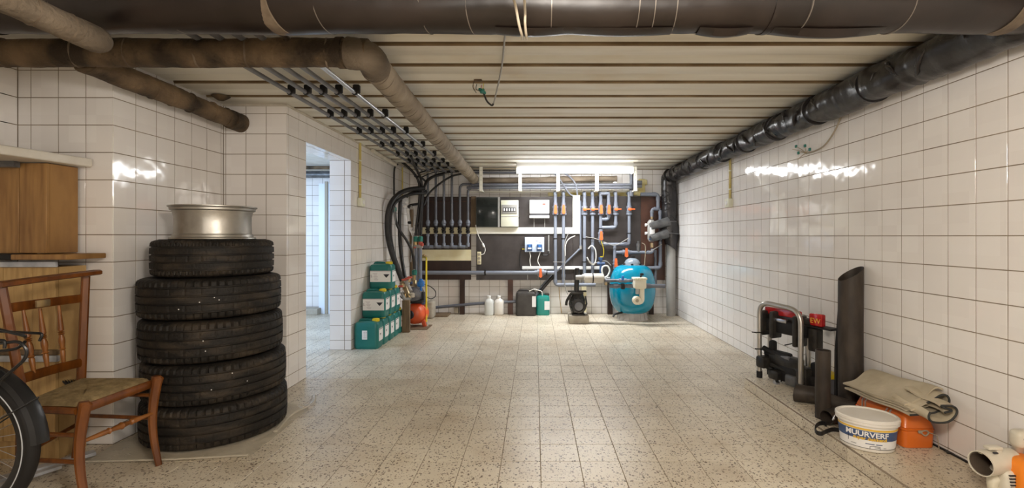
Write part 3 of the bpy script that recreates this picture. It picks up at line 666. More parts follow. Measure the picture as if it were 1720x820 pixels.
# foam-filled wall strip above the boards
mb = MB()
for k in range(16):
    u = 926 + k * 10; mb.rbox(at(u, 325.5, 7.08), (0.10, 0.03, 0.07 + 0.02 * math.sin(k * 2.1)), 0.012)
solo('foam_filling', mb, MT['foam'], 'pale yellow foam filling along the top edge behind the large pipes', 'foam')
mb = MB(); c = at(1078, 312, 7.09); mb.rbox(c, (0.10, 0.035, 0.20), 0.015); mb.rbox(c + V((0.02, 0, 0.05)), (0.12, 0.03, 0.08), 0.015)
solo('foam_patch', mb, MT['foam'], 'yellow foam patch around two pipe ends right of the last white hanger', 'foam')

# cabinets
t = thing('smoked_cabinet', 'dark smoked transparent cabinet at the left end of the upper board', 'cabinet', at(818, 381, 6.96))
part('back_box', brd(MB(), 799.5, 838, 331.5, 381.5, 6.975, 0.045, 0.004), MT['cabinet_grey'], t)
part('clear_door', brd(MB(), 800.5, 836, 332.5, 380.5, 6.93, 0.012, 0.004), MT['smoke_glass'], t)
part('frame', brd(MB(), 836.3, 839.5, 331, 381.5, 6.94, 0.08), MT['cable_grey'], t)
mb = MB(); brd(mb, 801, 835, 345, 348, 6.96, 0.01); brd(mb, 823, 836, 342, 347, 6.95, 0.02); part('busbar', mb, MT['rubber'], t)
mb = MB(); brd(mb, 815, 821, 361, 367, 6.95, 0.02); brd(mb, 826, 832, 361, 367, 6.95, 0.02); part('breaker', mb, MT['conduit'], t)
t = thing('fuse_box', 'cream fuse box with a window of breakers', 'fuse box', at(855, 381, 6.95))
part('body', brd(MB(), 841.3, 870.8, 336.3, 381, 6.93, 0.088, 0.006), MT['cream_plastic'], t)
part('window', brd(MB(), 842.5, 868.5, 344, 359, 6.918, 0.014, 0.004), MT['cable_grey'], t)
part('breaker_strip', brd(MB(), 845, 866, 349, 355.5, 6.912, 0.01), MT['ink'], t)
for k, u in enumerate((846, 850.3, 854.6, 859, 863)):
    part('switch', brd(MB(), u, u + 2.2, 350, 354.5, 6.906, 0.01), MT['label_white'], t)
part('cover_seam', brd(MB(), 842, 870, 363, 364, 6.926, 0.01), MT['cable_grey'], t)
for v in (348, 365): part('latch', brd(MB(), 870.8, 873, v, v + 2.4, 6.95, 0.02), MT['rubber'], t)
t = thing('pump_controller', 'white control box with a small red display right of the fuse box', 'control box', at(906, 366, 6.95))
part('body', brd(MB(), 889.5, 922.6, 336, 358.8, 6.93, 0.088, 0.006), MT['white_plastic'], t)
part('recess', brd(MB(), 890, 922.3, 358.6, 362.4, 6.95, 0.066), MT['conduit'], t)
part('lower_cover', brd(MB(), 889.3, 922.8, 362.3, 366.3, 6.93, 0.088, 0.004), MT['white_plastic'], t)
part('display', brd(MB(), 911.2, 916.5, 341.8, 344.6, 6.926, 0.006), MT['red_fit'], t)
part('lettering', brd(MB(), 911.5, 916, 351.4, 352.2, 6.926, 0.006), MT['label_print'], t)
mb = MB(); [brd(mb, 895, 903, v, v + 0.5, 6.927, 0.004) for v in (341, 344, 347, 350)]; part('lettering', mb, MT['label_print'], t)
for u in (897, 915): mb = MB(); mb.tube([at(u, 366, 6.98), at(u, 382, 7.0)], 0.005, 6); part('cable', mb, MT['cable_grey'], t)
t = thing('dosing_controller', 'pale blue control box with two blue dial units', 'control box', at(898, 424, 6.93))
part('body', brd(MB(), 881.6, 914, 398.4, 423.4, 6.94, 0.08, 0.006), MT['lab_blue'], t)
for u0 in (885.2, 901.6):
    b = part('dial_unit', brd(MB(), u0, u0 + 9, 410.5, 421.5, 6.915, 0.03, 0.004), MT['blue_dark'], t)
    part('dial', MB().disc(at(u0 + 4.5, 413.6, 6.912), 0.016, 0.008), MT['blue'], b)
    part('legend_plate', brd(MB(), u0 + 1.6, u0 + 7.4, 416, 418.6, 6.909, 0.01), MT['label_white'], b)
mb = MB(); brd(mb, 900, 902, 402.5, 405, 6.936, 0.006); brd(mb, 903, 904.5, 402.5, 405, 6.936, 0.006); brd(mb, 905.5, 909, 406.5, 408, 6.936, 0.006); part('lettering', mb, MT['label_print'], t)
part('lettering', brd(MB(), 888, 895, 400.5, 405.5, 6.937, 0.004), MT['label_white'], t)
mb = MB(); mb.tube([at(876, 416, 6.98), at(882, 416, 6.98)], 0.012, 10); part('cable_gland', mb, MT['ink'], t)
mb = MB(); mb.tube([at(877, 418.5, 6.98), at(882, 418.5, 6.98)], 0.008, 10); part('cable_gland', mb, MT['yellow'], t)
for pts in ([(889, 422), (891, 430), (890, 438), (891.5, 448)], [(908, 422), (904, 434), (903.5, 440), (907, 447)]):
    mb = MB(); mb.tube(spline([at(u, v, 6.95) for u, v in pts], 5), 0.0065, 8); part('cable', mb, MT['hose_white'], t)
mb = MB(); mb.tube(spline([at(u, v, 6.99) for u, v in [(877, 417), (874, 424), (873, 440), (875, 451), (880, 454)]], 5), 0.008, 8); part('black_cable', mb, MT['hose'], t)
mb = MB(); mb.tube(fillet([at(911, 425, 6.98), at(911, 429, 6.98), at(921, 429, 6.98), at(921.5, 422, 6.98)], 0.03), 0.013, 8); part('black_cable', mb, MT['hose'], t)
mb = MB(); mb.tube([at(921.6, 395, 6.99), at(921.6, 424, 6.99)], 0.011, 10); mb.tube([at(921.6, 420, 6.99), at(921.6, 425.5, 6.99)], 0.015, 10)
solo('conduit_stub', mb, MT['cable_grey'], 'short grey conduit dropping from the white batten beside the pale blue box', 'conduit')
t = thing('cable_channel', 'white cable channel under the pale blue control box', 'cable channel', at(945, 452, 7.0))
part('channel', brd(MB(), 877, 1012, 447.6, 452.8, 6.985, 0.035, 0.004), MT['white_plastic'], t)
mb = MB(); [mb.tube([at(u, 452, 7.01), at(u, 470, 7.01)], 0.004, 6) for u in (886, 904)]; part('cable', mb, MT['cable_grey'], t)
t = thing('power_strip', 'cream power strip with three sockets at the left edge of the dark board', 'power strip', at(804.5, 445, 6.99))
part('body', brd(MB(), 801.4, 807.8, 423, 444.5, 6.98, 0.04, 0.005), MT['cream_board'], t)
for v in (427.5, 434, 440.5): part('socket', MB().disc(at(804.6, v, 6.979), 0.02, 0.006), MT['cable_tan'], t)
mb = MB(); mb.tube(spline([at(u, v, 6.97) for u, v in [(799, 378), (801, 388), (806, 401), (812, 411), (815, 419), (813, 426), (808, 428)]], 6), 0.006, 8); part('cord', mb, MT['hose_white'], t)
mb = MB(); mb.tube([at(810.5, 409, 6.96), at(813, 415, 6.96)], 0.016, 10); part('inline_switch', mb, MT['white_plastic'], t)

# white hangers and horizontal services under the ceiling
hang = [808, 873.5, 937.5, 1002.5, 1067]
for k, u in enumerate(hang):
    lab = ('white slotted ceiling hanger nearest the brown lagged pipe', 'white ceiling hanger under the left end of the fluorescent lamp', 'white ceiling hanger above the first pair of large grey pipes', 'white ceiling hanger above the middle of the large pipework', 'white ceiling hanger at the right end of the fluorescent lamp')[k]
    t = thing('ceiling_hanger', lab, 'hanger', (at(u, 0, 6.78).x, 6.78, 1.8), 0, 'white hangers over the pipes')
    a = at(u, 321, 6.78); mb = MB(); mb.bb(a.x - 0.023, a.x + 0.023, 6.772, 6.784, a.z, ZC); part('strap', mb, MT['cream_white'], t)
    mb = MB(); mb.bb(a.x - 0.023, a.x + 0.023, 6.78, 7.1, a.z - 0.004, a.z + 0.012); part('arm', mb, MT['cream_white'], t)
    for z in (0.25, 0.45, 0.65, 0.85):
        part('slot', MB().disc((a.x, 6.771, a.z + (ZC - a.z) * z), 0.006, 0.003), MT['cable_grey'], t)
def hpipe(name, u0, u1, v, r, Y, m, lab, cat='pipe', down=None):
    mb = MB(); pts = [at(u0, v, Y), at(u1, v, Y)]
    if down: pts.append(at(u1, down, Y))
    mb.tube(fillet(pts, 0.06), r, 14)
    return solo(name, mb, MT[m], lab, cat)
mb = lag([at(806, 304, 6.93), at(1036, 300, 6.93)], 0.044, 0.04, 0.002, 20, 21); solo('lagged_pipe', mb, MT['brown_wrap_light'], 'tan lagged pipe lying across the white hangers under the lamp', 'pipe')
hpipe('service_pipe', 792, 1060, 310.5, 0.020, 6.88, 'pvc_dark', 'upper grey pipe on the hangers just below the tan lagged one')
hpipe('service_pipe', 784, 1060, 315.5, 0.020, 6.88, 'pvc_dark', 'lower grey pipe on the hangers above the white ledge', down=None)
hpipe('service_pipe', 792, 1000, 290, 0.017, 6.95, 'pvc_dark', 'grey pipe high on the far wall behind the left of the lamp')
mb = MB(); brd(mb, 785, 1060, 321.2, 323.2, 7.03, 0.07); solo('wall_ledge', mb, MT['cream_white'], 'narrow white ledge line along the far wall under the hangers', 'ledge')
for k, v in enumerate((279.5, 282.5, 285.5)):
    mb = MB(); mb.tube(spline([at(700 + 4 * k, v + 12, 6.7), at(735, v + 3, 6.8), at(790, v + 1, 6.85), at(868, v + 1, 6.85), at(930, v + 2, 6.9)], 8), 0.012 - 0.002 * k, 8)
    solo('ceiling_hose', mb, MT['hose' if k != 1 else 'cable_tan'], ('topmost black hose along the far wall ceiling left of the lamp', 'tan hose between two black ones left of the lamp', 'lowest black hose along the far wall ceiling left of the lamp')[k], 'hose')
for k, pts in enumerate(([(928, 289), (938, 298), (947, 312), (956, 325), (962, 329)], [(944, 289), (957, 297), (967, 310), (970, 328)])):
    mb = MB(); mb.tube(spline([at(u, v, 6.86) for u, v in pts], 6), 0.012, 8)
    solo('black_cable', mb, MT['pvc_dark'], ('left of two dark cables curving down below the lamp', 'right of two dark cables curving down below the lamp')[k], 'cable')
mb = MB(); mb.tube([at(1060.5, 282, 6.93), at(1060.5, 329, 6.93)], 0.026, 14); mb.tube([at(1060.5, 308, 6.93), at(1060.5, 318, 6.93)], 0.034, 14)
mb.tube([at(1060.5, 322, 6.93), at(1060.5, 330, 6.93)], 0.034, 14); solo('service_pipe', mb, MT['pvc_dark'], 'short upright grey pipe at the right end of the lamp', 'pipe')
for k, v in enumerate((306.5, 312.5)):
    mb = MB(); mb.tube([at(1070, v, 6.98), at(1078, v, 6.98)], 0.028, 12); mb.tube([at(1058, v, 6.98), at(1071, v, 6.98)], 0.02, 12)
    solo('pipe_end', mb, MT['conduit'], ('upper dark pipe end set in the yellow foam patch', 'lower dark pipe end set in the yellow foam patch')[k], 'pipe')

# six small risers
for k, u in enumerate((718.7, 732.2, 745.6, 759, 772.4, 786)):
    Y = 6.95; c = at(u, 0, Y).x
    lab = ['leftmost of the six small grey risers with black valves', 'second small grey riser from the left', 'third small grey riser from the left', 'fourth small grey riser, the last one rising straight to the ceiling',
           'fifth small grey riser bending right below the ceiling', 'rightmost small grey riser with the lower bend'][k]
    t = thing('small_riser', lab, 'pipe', (c, Y, at(u, 416, Y).z), 0, 'six small risers with valves')
    if k < 4: pts = [at(u, 394, Y), at(u, 291 - k * 0.3, Y), at(u - 2, 284, Y - 0.35)]
    elif k == 4: pts = [at(u, 394, Y), at(u, 309.5, Y), at(805, 309.5, Y)]
    else: pts = [at(u, 394, Y), at(u, 316, Y), at(805, 315, Y)]
    mb = MB(); mb.tube(fillet(pts, 0.07), 0.0175, 12); part('riser_pipe', mb, MT['pvc_dark'], t)
    mb = MB(); z = lambda v: at(u, v, Y).z
    mb.lathe([(0.018, z(379.5)), (0.026, z(379)), (0.026, z(376)), (0.033, z(375.5)), (0.033, z(373)), (0.022, z(370)), (0.018, z(369))], (c, Y, 0), 'Z', 14); part('union', mb, MT['pvc'], t)
    b = MB(); b.lathe([(0.020, z(391.5)), (0.032, z(391)), (0.032, z(388.5)), (0.024, z(388)), (0.027, z(386)), (0.024, z(384)), (0.032, z(383.5)), (0.032, z(381)), (0.02, z(380.5))], (c, Y, 0), 'Z', 14); vb = part('valve', b, MT['rubber'], t)
    hb = MB(); hb.rbox((c, Y - 0.045, z(386)), (0.055, 0.03, 0.022), 0.006); hb.tube([(c, Y, z(386)), (c, Y - 0.04, z(386))], 0.008, 8); part('handle', hb, MT['rubber'], vb)
    mb = MB(); mb.tube([at(u, 392, Y), at(u, 414, Y)], 0.0175, 12); mb.tube([at(u, 393, Y), at(u, 397, Y)], 0.026, 12); part('lower_pipe', mb, MT['pvc'], t)
    mb = MB(); mb.tube(fillet([at(u, 408, Y), at(u, 414.5, Y), at(u + (9 if k < 5 else 0.1), 414.8, Y)], 0.03), 0.025, 12); part('elbow', mb, MT['pvc'], t)
mb = MB(); mb.tube([at(716, 414.8, 6.95), at(786, 414.8, 6.95)], 0.021, 12); mb.tube([at(786, 414.8, 6.95), at(786, 411, 6.95)], 0.022, 12); mb.tube([at(712, 414.8, 6.95), at(722, 414.8, 6.95)], 0.028, 12)
solo('collector_pipe', mb, MT['pvc_dark'], 'horizontal grey collector joining the feet of the six small risers', 'pipe')

# large pool pipework
PY = 6.95; PR = 0.0235
def PP(pts, Y=PY): return [at(u, v, Y) for u, v in pts]
def sleeves(mb, pts, r=PR, ends=True):
    for i, p in enumerate(pts):
        for j in (i - 1, i + 1):
            if 0 <= j < len(pts):
                d = (pts[j] - p); L = d.length
                if L < 0.06: continue
                d.normalize()
                if 0 < i < len(pts) - 1: mb.tube([p + d * r * 1.4, p + d * min(r * 3.4, L * 0.5)], r * 1.22, 14)
def pvc_run(t, pts, Y=PY, r=PR, name='pipe', m='pvc', fil=1.7):
    P = [p if isinstance(p, V) else at(p[0], p[1], Y) for p in pts]
    mb = MB(); mb.tube(fillet(P, r * fil, 4), r, 16); part(name, mb, MT[m], t)
    if len(P) > 2: mb = MB(); sleeves(mb, P, r); part('elbow_fitting', mb, MT[m], t)
def valve(t, u, v, handle='V', Y=PY, r=PR, horiz=False, tall=1.0):
    c = at(u, v, Y); prof = [(r * 1.25, -.085), (r * 1.25, -.05), (r * 1.75, -.048), (r * 1.75, -.022), (r * 1.5, -.02), (r * 1.5, .02), (r * 1.75, .022), (r * 1.75, .048), (r * 1.25, .05), (r * 1.25, .085)]
    mb = MB(); mb.lathe([(a, b * tall) for a, b in prof], c, 'X' if horiz else 'Z', 18); b = part('valve_body', mb, MT['pvc'], t)
    if handle is None: return
    h = MB(); h.tube([c, c + V((0, -0.05, 0))], 0.012, 10)
    if handle == 'V':                                # aligned with an upright pipe
        h.ext([c + V((-0.014, -0.075, 0.062)), c + V((0.014, -0.075, 0.062)), c + V((0.024, -0.075, -0.055)), c + V((0, -0.075, -0.07)), c + V((-0.024, -0.075, -0.055))], (0, 0.028, 0))
    else:
        h.rbox(c + V((0.022, -0.062, 0)), (0.105, 0.026, 0.022), 0.008); h.rbox(c + V((0.0, -0.06, 0)), (0.05, 0.035, 0.042), 0.012)
    part('handle', h, MT['orange'], b)
def clip(t, u, v, Y=PY, r=PR):
    c = at(u, v, Y); mb = MB(); mb.rbox(c + V((0, 0.028, 0)), (r * 2.9, 0.05, 0.014), 0.004, 1); mb.lathe([(r * 1.12, -0.007), (r * 1.12, 0.007)], c, 'Z', 16); part('clip', mb, MT['rubber'], t)
def top_elbow(t, u, Y=PY):
    pvc_run(t, [at(u, 333, Y), at(u, 324, Y), at(u, 324, Y) + V((0, 0.14, 0))], r=PR)
G = 'large grey upright pipes with orange valves'
def riser(u, vend, label, hand, pts_extra=None, lower=(), end=True):
    t = thing('large_riser', label, 'pipe', (at(u, 0, PY).x, PY, at(u, vend, PY).z), 0, G)
    pts = [(u, 330)] + [(u, vend)] + (pts_extra or [])
    top_elbow(t, u); pvc_run(t, pts); valve(t, u, 352, hand); clip(t, u, 341)
    c = at(u, 343.5, PY); mb = MB(); mb.lathe([(PR * 1.2, -.02), (PR * 1.2, .03)], c, 'Z', 16); part('socket', mb, MT['pvc'], t)
    c = at(u, 359.5, PY); mb = MB(); mb.lathe([(PR * 1.9, -.01), (PR * 1.9, .012)], c, 'Z', 16); part('flange', mb, MT['pvc'], t)
    for v in lower: clip(t, u, v)
    return t
riser(932.8, 478.5, 'first large grey upright pipe from the left with an upright orange handle', 'V', [(996, 478.5)], (401,))
riser(946.4, 470, 'second large grey upright pipe, just left of the white upright batten', 'V', [(946.4, 475)], (401,))
riser(981.8, 476, 'third large grey upright pipe, crosswise orange handle, right of the white upright batten', 'H', None, (401, 440))
riser(995.4, 476, 'fourth large grey upright pipe with a crosswise orange handle', 'H', None, (401,))
t = riser(1008.9, 410.5, 'fifth large grey upright pipe turning into the long low U-bend', 'V', [(1056.6, 410.5), (1056.6, 404)], ())
valve(t, 1009, 396, 'V')
pvc_run(t, [(1032.5, 410), (1032.5, 452)])
valve(t, 1033.5, 441, 'V', tall=0.6)
clip(t, 1009, 384)
riser(1022.1, 368.5, 'sixth large grey upright pipe with the short upper side bend', 'V', [(1011, 368.5)])
riser(1034.2, 382.2, 'seventh large grey upright pipe with the lower side bend', 'H', [(1011, 382.2)])
riser(1056.9, 405, 'eighth and rightmost large grey upright pipe on the grey board', 'H', None, (392,))
t = thing('cross_pipe', 'grey pipe bridging the tops of the fifth and sixth large uprights', 'pipe', at(1015, 325, 6.93)); pvc_run(t, [(1009, 325.5), (1022, 325.5)], 6.945)
t = thing('long_pipe', 'long grey pipe running low across the boards from the left corner with an orange valve', 'pipe', at(820, 462, 6.93))
pvc_run(t, [(704, 458.2), (931, 458.2)], 6.93, 0.029); valve(t, 908, 458, 'V', 6.93, 0.027, True)
for u in (815, 918): c = at(u, 458.2, 6.93); mb = MB(); mb.lathe([(0.034, -0.012), (0.034, 0.012)], c, 'X', 16); mb.rbox(c + V((0, 0.04, 0)), (0.02, 0.08, 0.08), 0.004); part('clip', mb, MT['rubber'], t)
t = thing('suction_pipe', 'grey pipe along the foot of the uprights feeding the pump', 'pipe', at(970, 480, 6.9))
pvc_run(t, [(944, 478.5), (1000, 478.5)], 6.93, 0.026)
t = thing('drain_pipe', 'thin grey conduit slanting down behind the large uprights', 'pipe', at(960, 440, 7.0))
pvc_run(t, [(975.3, 337), (975.3, 417), (912, 478), (895, 506)], 6.995, 0.014)
mb = MB(); mb.tube([at(975.3, 413, 6.995), at(975.3, 419, 6.995)], 0.02, 10); part('joint', mb, MT['cable_grey'], t)
mb = MB(); mb.tube([at(905, 492, 6.98), at(931, 462, 6.98)], 0.024, 12); solo('black_drain', mb, MT['hose'], 'black pipe slanting down to the green canister by the wall', 'pipe')
mb = MB(); mb.tube(spline([at(u, v, 7.03) for u, v in [(727, 517), (780, 512), (820, 509), (868, 506.5)]], 5), 0.022, 10)
solo('floor_hose', mb, MT['pvc_dark'], 'dark pipe running low along the tiles behind the white bottles', 'pipe')
# right hand run with heat exchanger
t = thing('heater_pipe', 'grey pipe leaving the foam at upper right and dropping beside the heat exchanger', 'pipe', at(1105, 420, 6.95))
pvc_run(t, [(1076, 326.5), (1105.5, 326.5), (1105.5, 350)], 6.95, 0.027)
pvc_run(t, [(1095, 364), (1095, 351), (1109, 351), (1109, 450), (1087, 450)], 6.95, 0.024)
pvc_run(t, [(1101, 420), (1101, 482)], 6.97, 0.020, m='pvc_dark')
pvc_run(t, [(1035, 424), (1096, 424), (1096, 418)], 6.9, 0.022)
valve(t, 1051, 424, 'V', 6.9, 0.022, True)
mb = MB(); mb.tube([at(1095, 362, 6.95), at(1095, 368, 6.95)], 0.022, 12); part('brass_union', mb, MT['brass'], t, 'brass fitting')
mb = MB(); mb.tube([at(1095, 408, 6.9), at(1095, 416, 6.9)], 0.026, 12); part('brass_union', mb, MT['brass'], t, 'brass fitting')
mb = MB(); mb.tube([at(1072, 424, 6.9), at(1072, 412, 6.9)], 0.022, 12); mb.tube([at(1072, 414, 6.9), at(1072, 409, 6.9)], 0.028, 12); mb.tube([at(1072, 410, 6.9), at(1072, 405, 6.9)], 0.014, 10); part('air_vent', mb, MT['foil_grey'], t)
for v in (352, 405): clip(t, 1109, v)
t = thing('heat_exchanger', 'small silver-grey heat exchanger between the grey pipes and the black wrapping', 'heater', at(1094, 406, 6.88))
mb = MB(); mb.lathe([(0.03, at(0, 406, 6.88).z), (0.055, at(0, 402, 6.88).z), (0.055, at(0, 373, 6.88).z), (0.03, at(0, 369, 6.88).z)], (at(1094, 0, 6.88).x, 6.88, 0), 'Z', 20); part('shell', mb, MT['pvc_light'], t)
part('display', brd(MB(), 1092.5, 1100, 382, 394, 6.80, 0.03, 0.006), MT['label_white'], t)
for v in (377, 391): mb = MB(); mb.tube([at(1087, v + 1, 6.88), at(1083.5, v + 1, 6.88)], 0.022, 12); part('union', mb, MT['label_white'], t)
mb = MB(); mb.rbox(at(1093, 402, 6.82), (0.05, 0.02, 0.02), 0.004); part('badge', mb, MT['blue_dark'], t)

# small stuff: hoses and dosing point
t = thing('dosing_hoses', 'white looped hoses around the dosing point left of the blue tank', 'hose', at(1008, 450, 6.9))
def loop(pts, r, m, Y, n=6, nm='hose'):
    mb = MB(); mb.tube(spline([at(u, v, Y) for u, v in pts], n), r, 8); part(nm, mb, MT[m], t)
loop([(988, 418), (994, 413), (1000, 420), (1001, 435), (997, 445), (990, 440), (986, 432)], 0.009, 'hose_white', 6.9)
loop([(988, 437), (996, 443), (1006, 440), (1018, 439), (1026, 446)], 0.007, 'cable_grey', 6.88)
loop([(1014, 466), (1011, 455), (1013, 448), (1020, 447), (1024, 454), (1021, 463), (1016, 467), (1020, 474)], 0.012, 'hose_white', 6.7)
loop([(957, 388), (952, 398), (948, 412), (949, 436), (947, 460), (950, 485), (954, 495)], 0.006, 'cable_grey', 6.9)
loop([(966, 396), (955, 402), (950, 412), (949.5, 430)], 0.007, 'hose_white', 6.91)
loop([(929, 440), (950, 440.5)], 0.004, 'cable_grey', 6.9)
loop([(1010, 405), (1014, 420), (1013, 432)], 0.004, 'yellow', 6.88, nm='wire')
loop([(984, 398), (1000, 401), (1018, 408), (1034, 412), (1056, 400)], 0.006, 'cable_grey', 6.9)
loop([(1078, 408), (1084, 414), (1083, 440), (1082, 446)], 0.006, 'cable_tan', 6.88)
loop([(1090, 424), (1100, 418), (1112, 410)], 0.006, 'cable_grey', 6.85)
mb = MB(); mb.tube([at(1009, 437, 6.85), at(1009, 462, 6.85)], 0.018, 12); mb.tube([at(1003, 443, 6.85), at(1016, 443, 6.85)], 0.022, 12); mb.tube([at(1009, 432, 6.85), at(1009, 437, 6.85)], 0.03, 12); part('probe_housing', mb, MT['blue_dark'], t)
mb = MB(); mb.tube([at(1010, 431, 6.85), at(1010, 435, 6.85)], 0.02, 10); part('green_cap', mb, MT['yellow'], t, 'yellow-green cap')

# ------------------------------------------------------------------ blue filter tank
tc = V(((1062 - CX) * 6.68 / F, 6.68, 0)); t = thing('filter_tank', 'big round blue sand filter tank on a grey base', 'tank', tc)
pr = []
for k in range(0, 29):
    a = R_(-82 + 164 * k / 28); z = 0.415 + math.sin(a) * 0.34
    pr.append((0.318 * (math.cos(a) ** 0.45), z))
mb = MB(); mb.lathe(pr, tc, 'Z', 48); part('vessel', mb, MT['tank_blue'], t)
mb = MB(); mb.lathe([(0.215, 0.0), (0.205, 0.02), (0.185, 0.12)], tc, 'Z', 48); part('base', mb, MT['tank_base'], t, 'greyish ribbed base ring')
for k in range(16):
    a = 2 * math.pi * k / 16; mb = MB(); mb.tube([(tc.x + 0.214 * math.cos(a), tc.y + 0.214 * math.sin(a), 0.005), (tc.x + 0.190 * math.cos(a), tc.y + 0.190 * math.sin(a), 0.105)], 0.006, 6); part('base_rib', mb, MT['tank_base'], t)
mb = MB(); mb.lathe([(0.02, 0.735), (0.14, 0.735), (0.14, 0.752), (0.115, 0.758), (0.02, 0.758)], tc, 'Z', 36); part('collar', mb, MT['conduit'], t)
mb = MB(); mb.lathe([(0.112, 0.757), (0.105, 0.79), (0.085, 0.82), (0.05, 0.84), (0.015, 0.846)], tc, 'Z', 36); part('clear_lid', mb, MT['clear_lid'], t)
for k in range(6):
    a = 2 * math.pi * k / 6 + 0.3; mb = MB(); mb.rbox((tc.x + 0.127 * math.cos(a), tc.y + 0.127 * math.sin(a), 0.762), (0.03, 0.03, 0.022), 0.005); part('clamp', mb, MT['rubber'], t)
mb = MB(); mb.rbox((tc.x + 0.01, tc.y, 0.865), (0.05, 0.05, 0.045), 0.01); mb.tube([(tc.x, tc.y, 0.84), (tc.x, tc.y, 0.90)], 0.012, 10); part('gauge', mb, MT['rubber'], t)
c = at(1032, 528, 6.5); mb = MB(); mb.tube([c + V((0.12, 0.05, 0.02)), c, c + V((-0.02, -0.02, -0.03))], 0.014, 10); part('drain_plug', mb, MT['rubber'], t)
# front plumbing
t = thing('filter_piping', 'two dark grey pipes crossing in front of the blue tank', 'pipe', at(1060, 480, 6.25))
YT = 6.28
pvc_run(t, [(1017, 471.5), (1064, 471.5)], YT, 0.021, m='pvc_dark'); pvc_run(t, [(1023, 480.5), (1117, 480.5)], YT, 0.026, m='pvc_dark')
valve(t, 1046, 471.5, None, YT, 0.017, True); 
for u, v in ((1046, 465), ):
    mb = MB(); mb.rbox(at(u, v + 2, YT - 0.04), (0.03, 0.03, 0.06), 0.008); part('blue_lever', mb, MT['blue'], t, 'blue lever')
mb = MB(); mb.rbox(at(1046, 481, YT), (0.05, 0.075, 0.075), 0.01); part('clamp', mb, MT['rubber'], t)
mb = MB(); mb.tube([at(1030, 480.5, YT), at(1038, 480.5, YT)], 0.033, 14); mb.tube([at(1084, 480.5, YT), at(1092, 480.5, YT)], 0.034, 14); part('socket', mb, MT['pvc_dark'], t)
t = thing('strainer_valve', 'cream multiport valve with sight glass hanging on the pipes before the tank', 'valve', at(1075, 511, 6.22))
mb = MB(); c = at(1074, 477, 6.22); mb.rbox(c, (0.155, 0.15, 0.12), 0.02); mb.rbox(c + V((0, 0, 0.07)), (0.175, 0.165, 0.03), 0.01); part('body', mb, MT['valve_cream'], t)
for k in range(5): mb = MB(); mb.rbox(c + V((-0.066 + 0.033 * k, -0.084, 0.07)), (0.01, 0.012, 0.03), 0.003, 1); part('rib', mb, MT['valve_cream'], t)
mb = MB(); mb.tube(fillet([at(1078, 484, 6.22), at(1078, 506, 6.22), at(1072, 508, 6.20)], 0.05), 0.034, 16); part('outlet', mb, MT['valve_cream'], t)
mb = MB(); mb.tube([at(1071, 485, 6.22), at(1071, 494, 6.22)], 0.028, 16); part('outlet', mb, MT['pvc_light'], t)
mb = MB(); c2 = at(1069, 504.5, 6.19); mb.lathe([(0.052, 0.03), (0.056, -0.02), (0.045, -0.035), (0.02, -0.04)], c2, 'Y', 24); sg = part('sight_glass', mb, MT['valve_cream'], t)
part('window', MB().disc(c2 + V((0, -0.04, 0)), 0.022, 0.01), MT['cable_tan'], sg)
mb = MB(); mb.tube([c + V((0.01, 0, 0.07)), c + V((0.03, -0.01, 0.13))], 0.012, 8); mb.rbox(c + V((0.03, -0.01, 0.125)), (0.045, 0.03, 0.03), 0.008); part('handle', mb, MT['rubber'], t)
# electric heater tube
t = thing('inline_heater', 'white-grey horizontal canister with black band left of the blue tank', 'filter', at(995, 474, 6.3))
YH = 6.34
mb = MB(); z = at(0, 467.5, YH).z; xs = lambda u: at(u, 0, YH).x
mb.lathe([(0.04, xs(980)), (0.064, xs(981.5)), (0.064, xs(1012)), (0.052, xs(1014)), (0.03, xs(1015))], (0, YH, z), 'X', 28); part('shell', mb, MT['heater'], t)
mb = MB(); mb.lathe([(0.068, xs(994.5)), (0.068, xs(996.5))], (0, YH, z), 'X', 28); part('band', mb, MT['rubber'], t)
mb = MB(); mb.lathe([(0.03, xs(967)), (0.034, xs(973)), (0.034, xs(977)), (0.045, xs(978)), (0.045, xs(981))], (0, YH, z + 0.01), 'X', 18); part('inlet', mb, MT['pvc_light'], t)
mb = MB(); mb.lathe([(0.03, xs(1014)), (0.03, xs(1018)), (0.038, xs(1019)), (0.038, xs(1024)), (0.024, xs(1025))], (0, YH, z - 0.02), 'X', 18); part('outlet', mb, MT['foil_grey'], t)
mb = MB(); mb.tube([at(1018, 474, YH), at(1018, 479, YH)], 0.024, 12); part('brass_union', mb, MT['brass'], t, 'brass fitting')
# pump
t = thing('pool_pump', 'black pool pump standing on a concrete block', 'pump', at(970.5, 529, 6.38))
YQ = 6.40; x0 = at(970.5, 0, YQ).x; zz = lambda v: at(0, v, YQ).z
mb = MB(); mb.tube([(x0 - 0.02, YQ, zz(493)), (x0 - 0.012, YQ, zz(470)), (x0 - 0.008, YQ, zz(452))], 0.034, 14)
mb.tube([(x0 - 0.008, YQ, zz(457)), (x0 - 0.008, YQ, zz(450.5))], 0.028, 12); mb.tube([(x0 - 0.01, YQ, z + 0.01), (x0 + 0.03, YQ - 0.03, z + 0.01)], 0.032, 14); part('riser', mb, MT['pump_black'], t)
mb = MB(); mb.rbox((x0 - 0.01, YQ, zz(489.5)), (0.25, 0.05, 0.022), 0.008); mb.rbox((x0 - 0.01, YQ, zz(492)), (0.16, 0.14, 0.03), 0.01); part('clamp_yoke', mb, MT['pump_black'], t)
mb = MB(); mb.lathe([(0.075, zz(529)), (0.10, zz(520)), (0.10, zz(503)), (0.08, zz(497)), (0.065, zz(492))], (x0, YQ + 0.02, 0), 'Z', 20); part('volute', mb, MT['pump_black'], t)
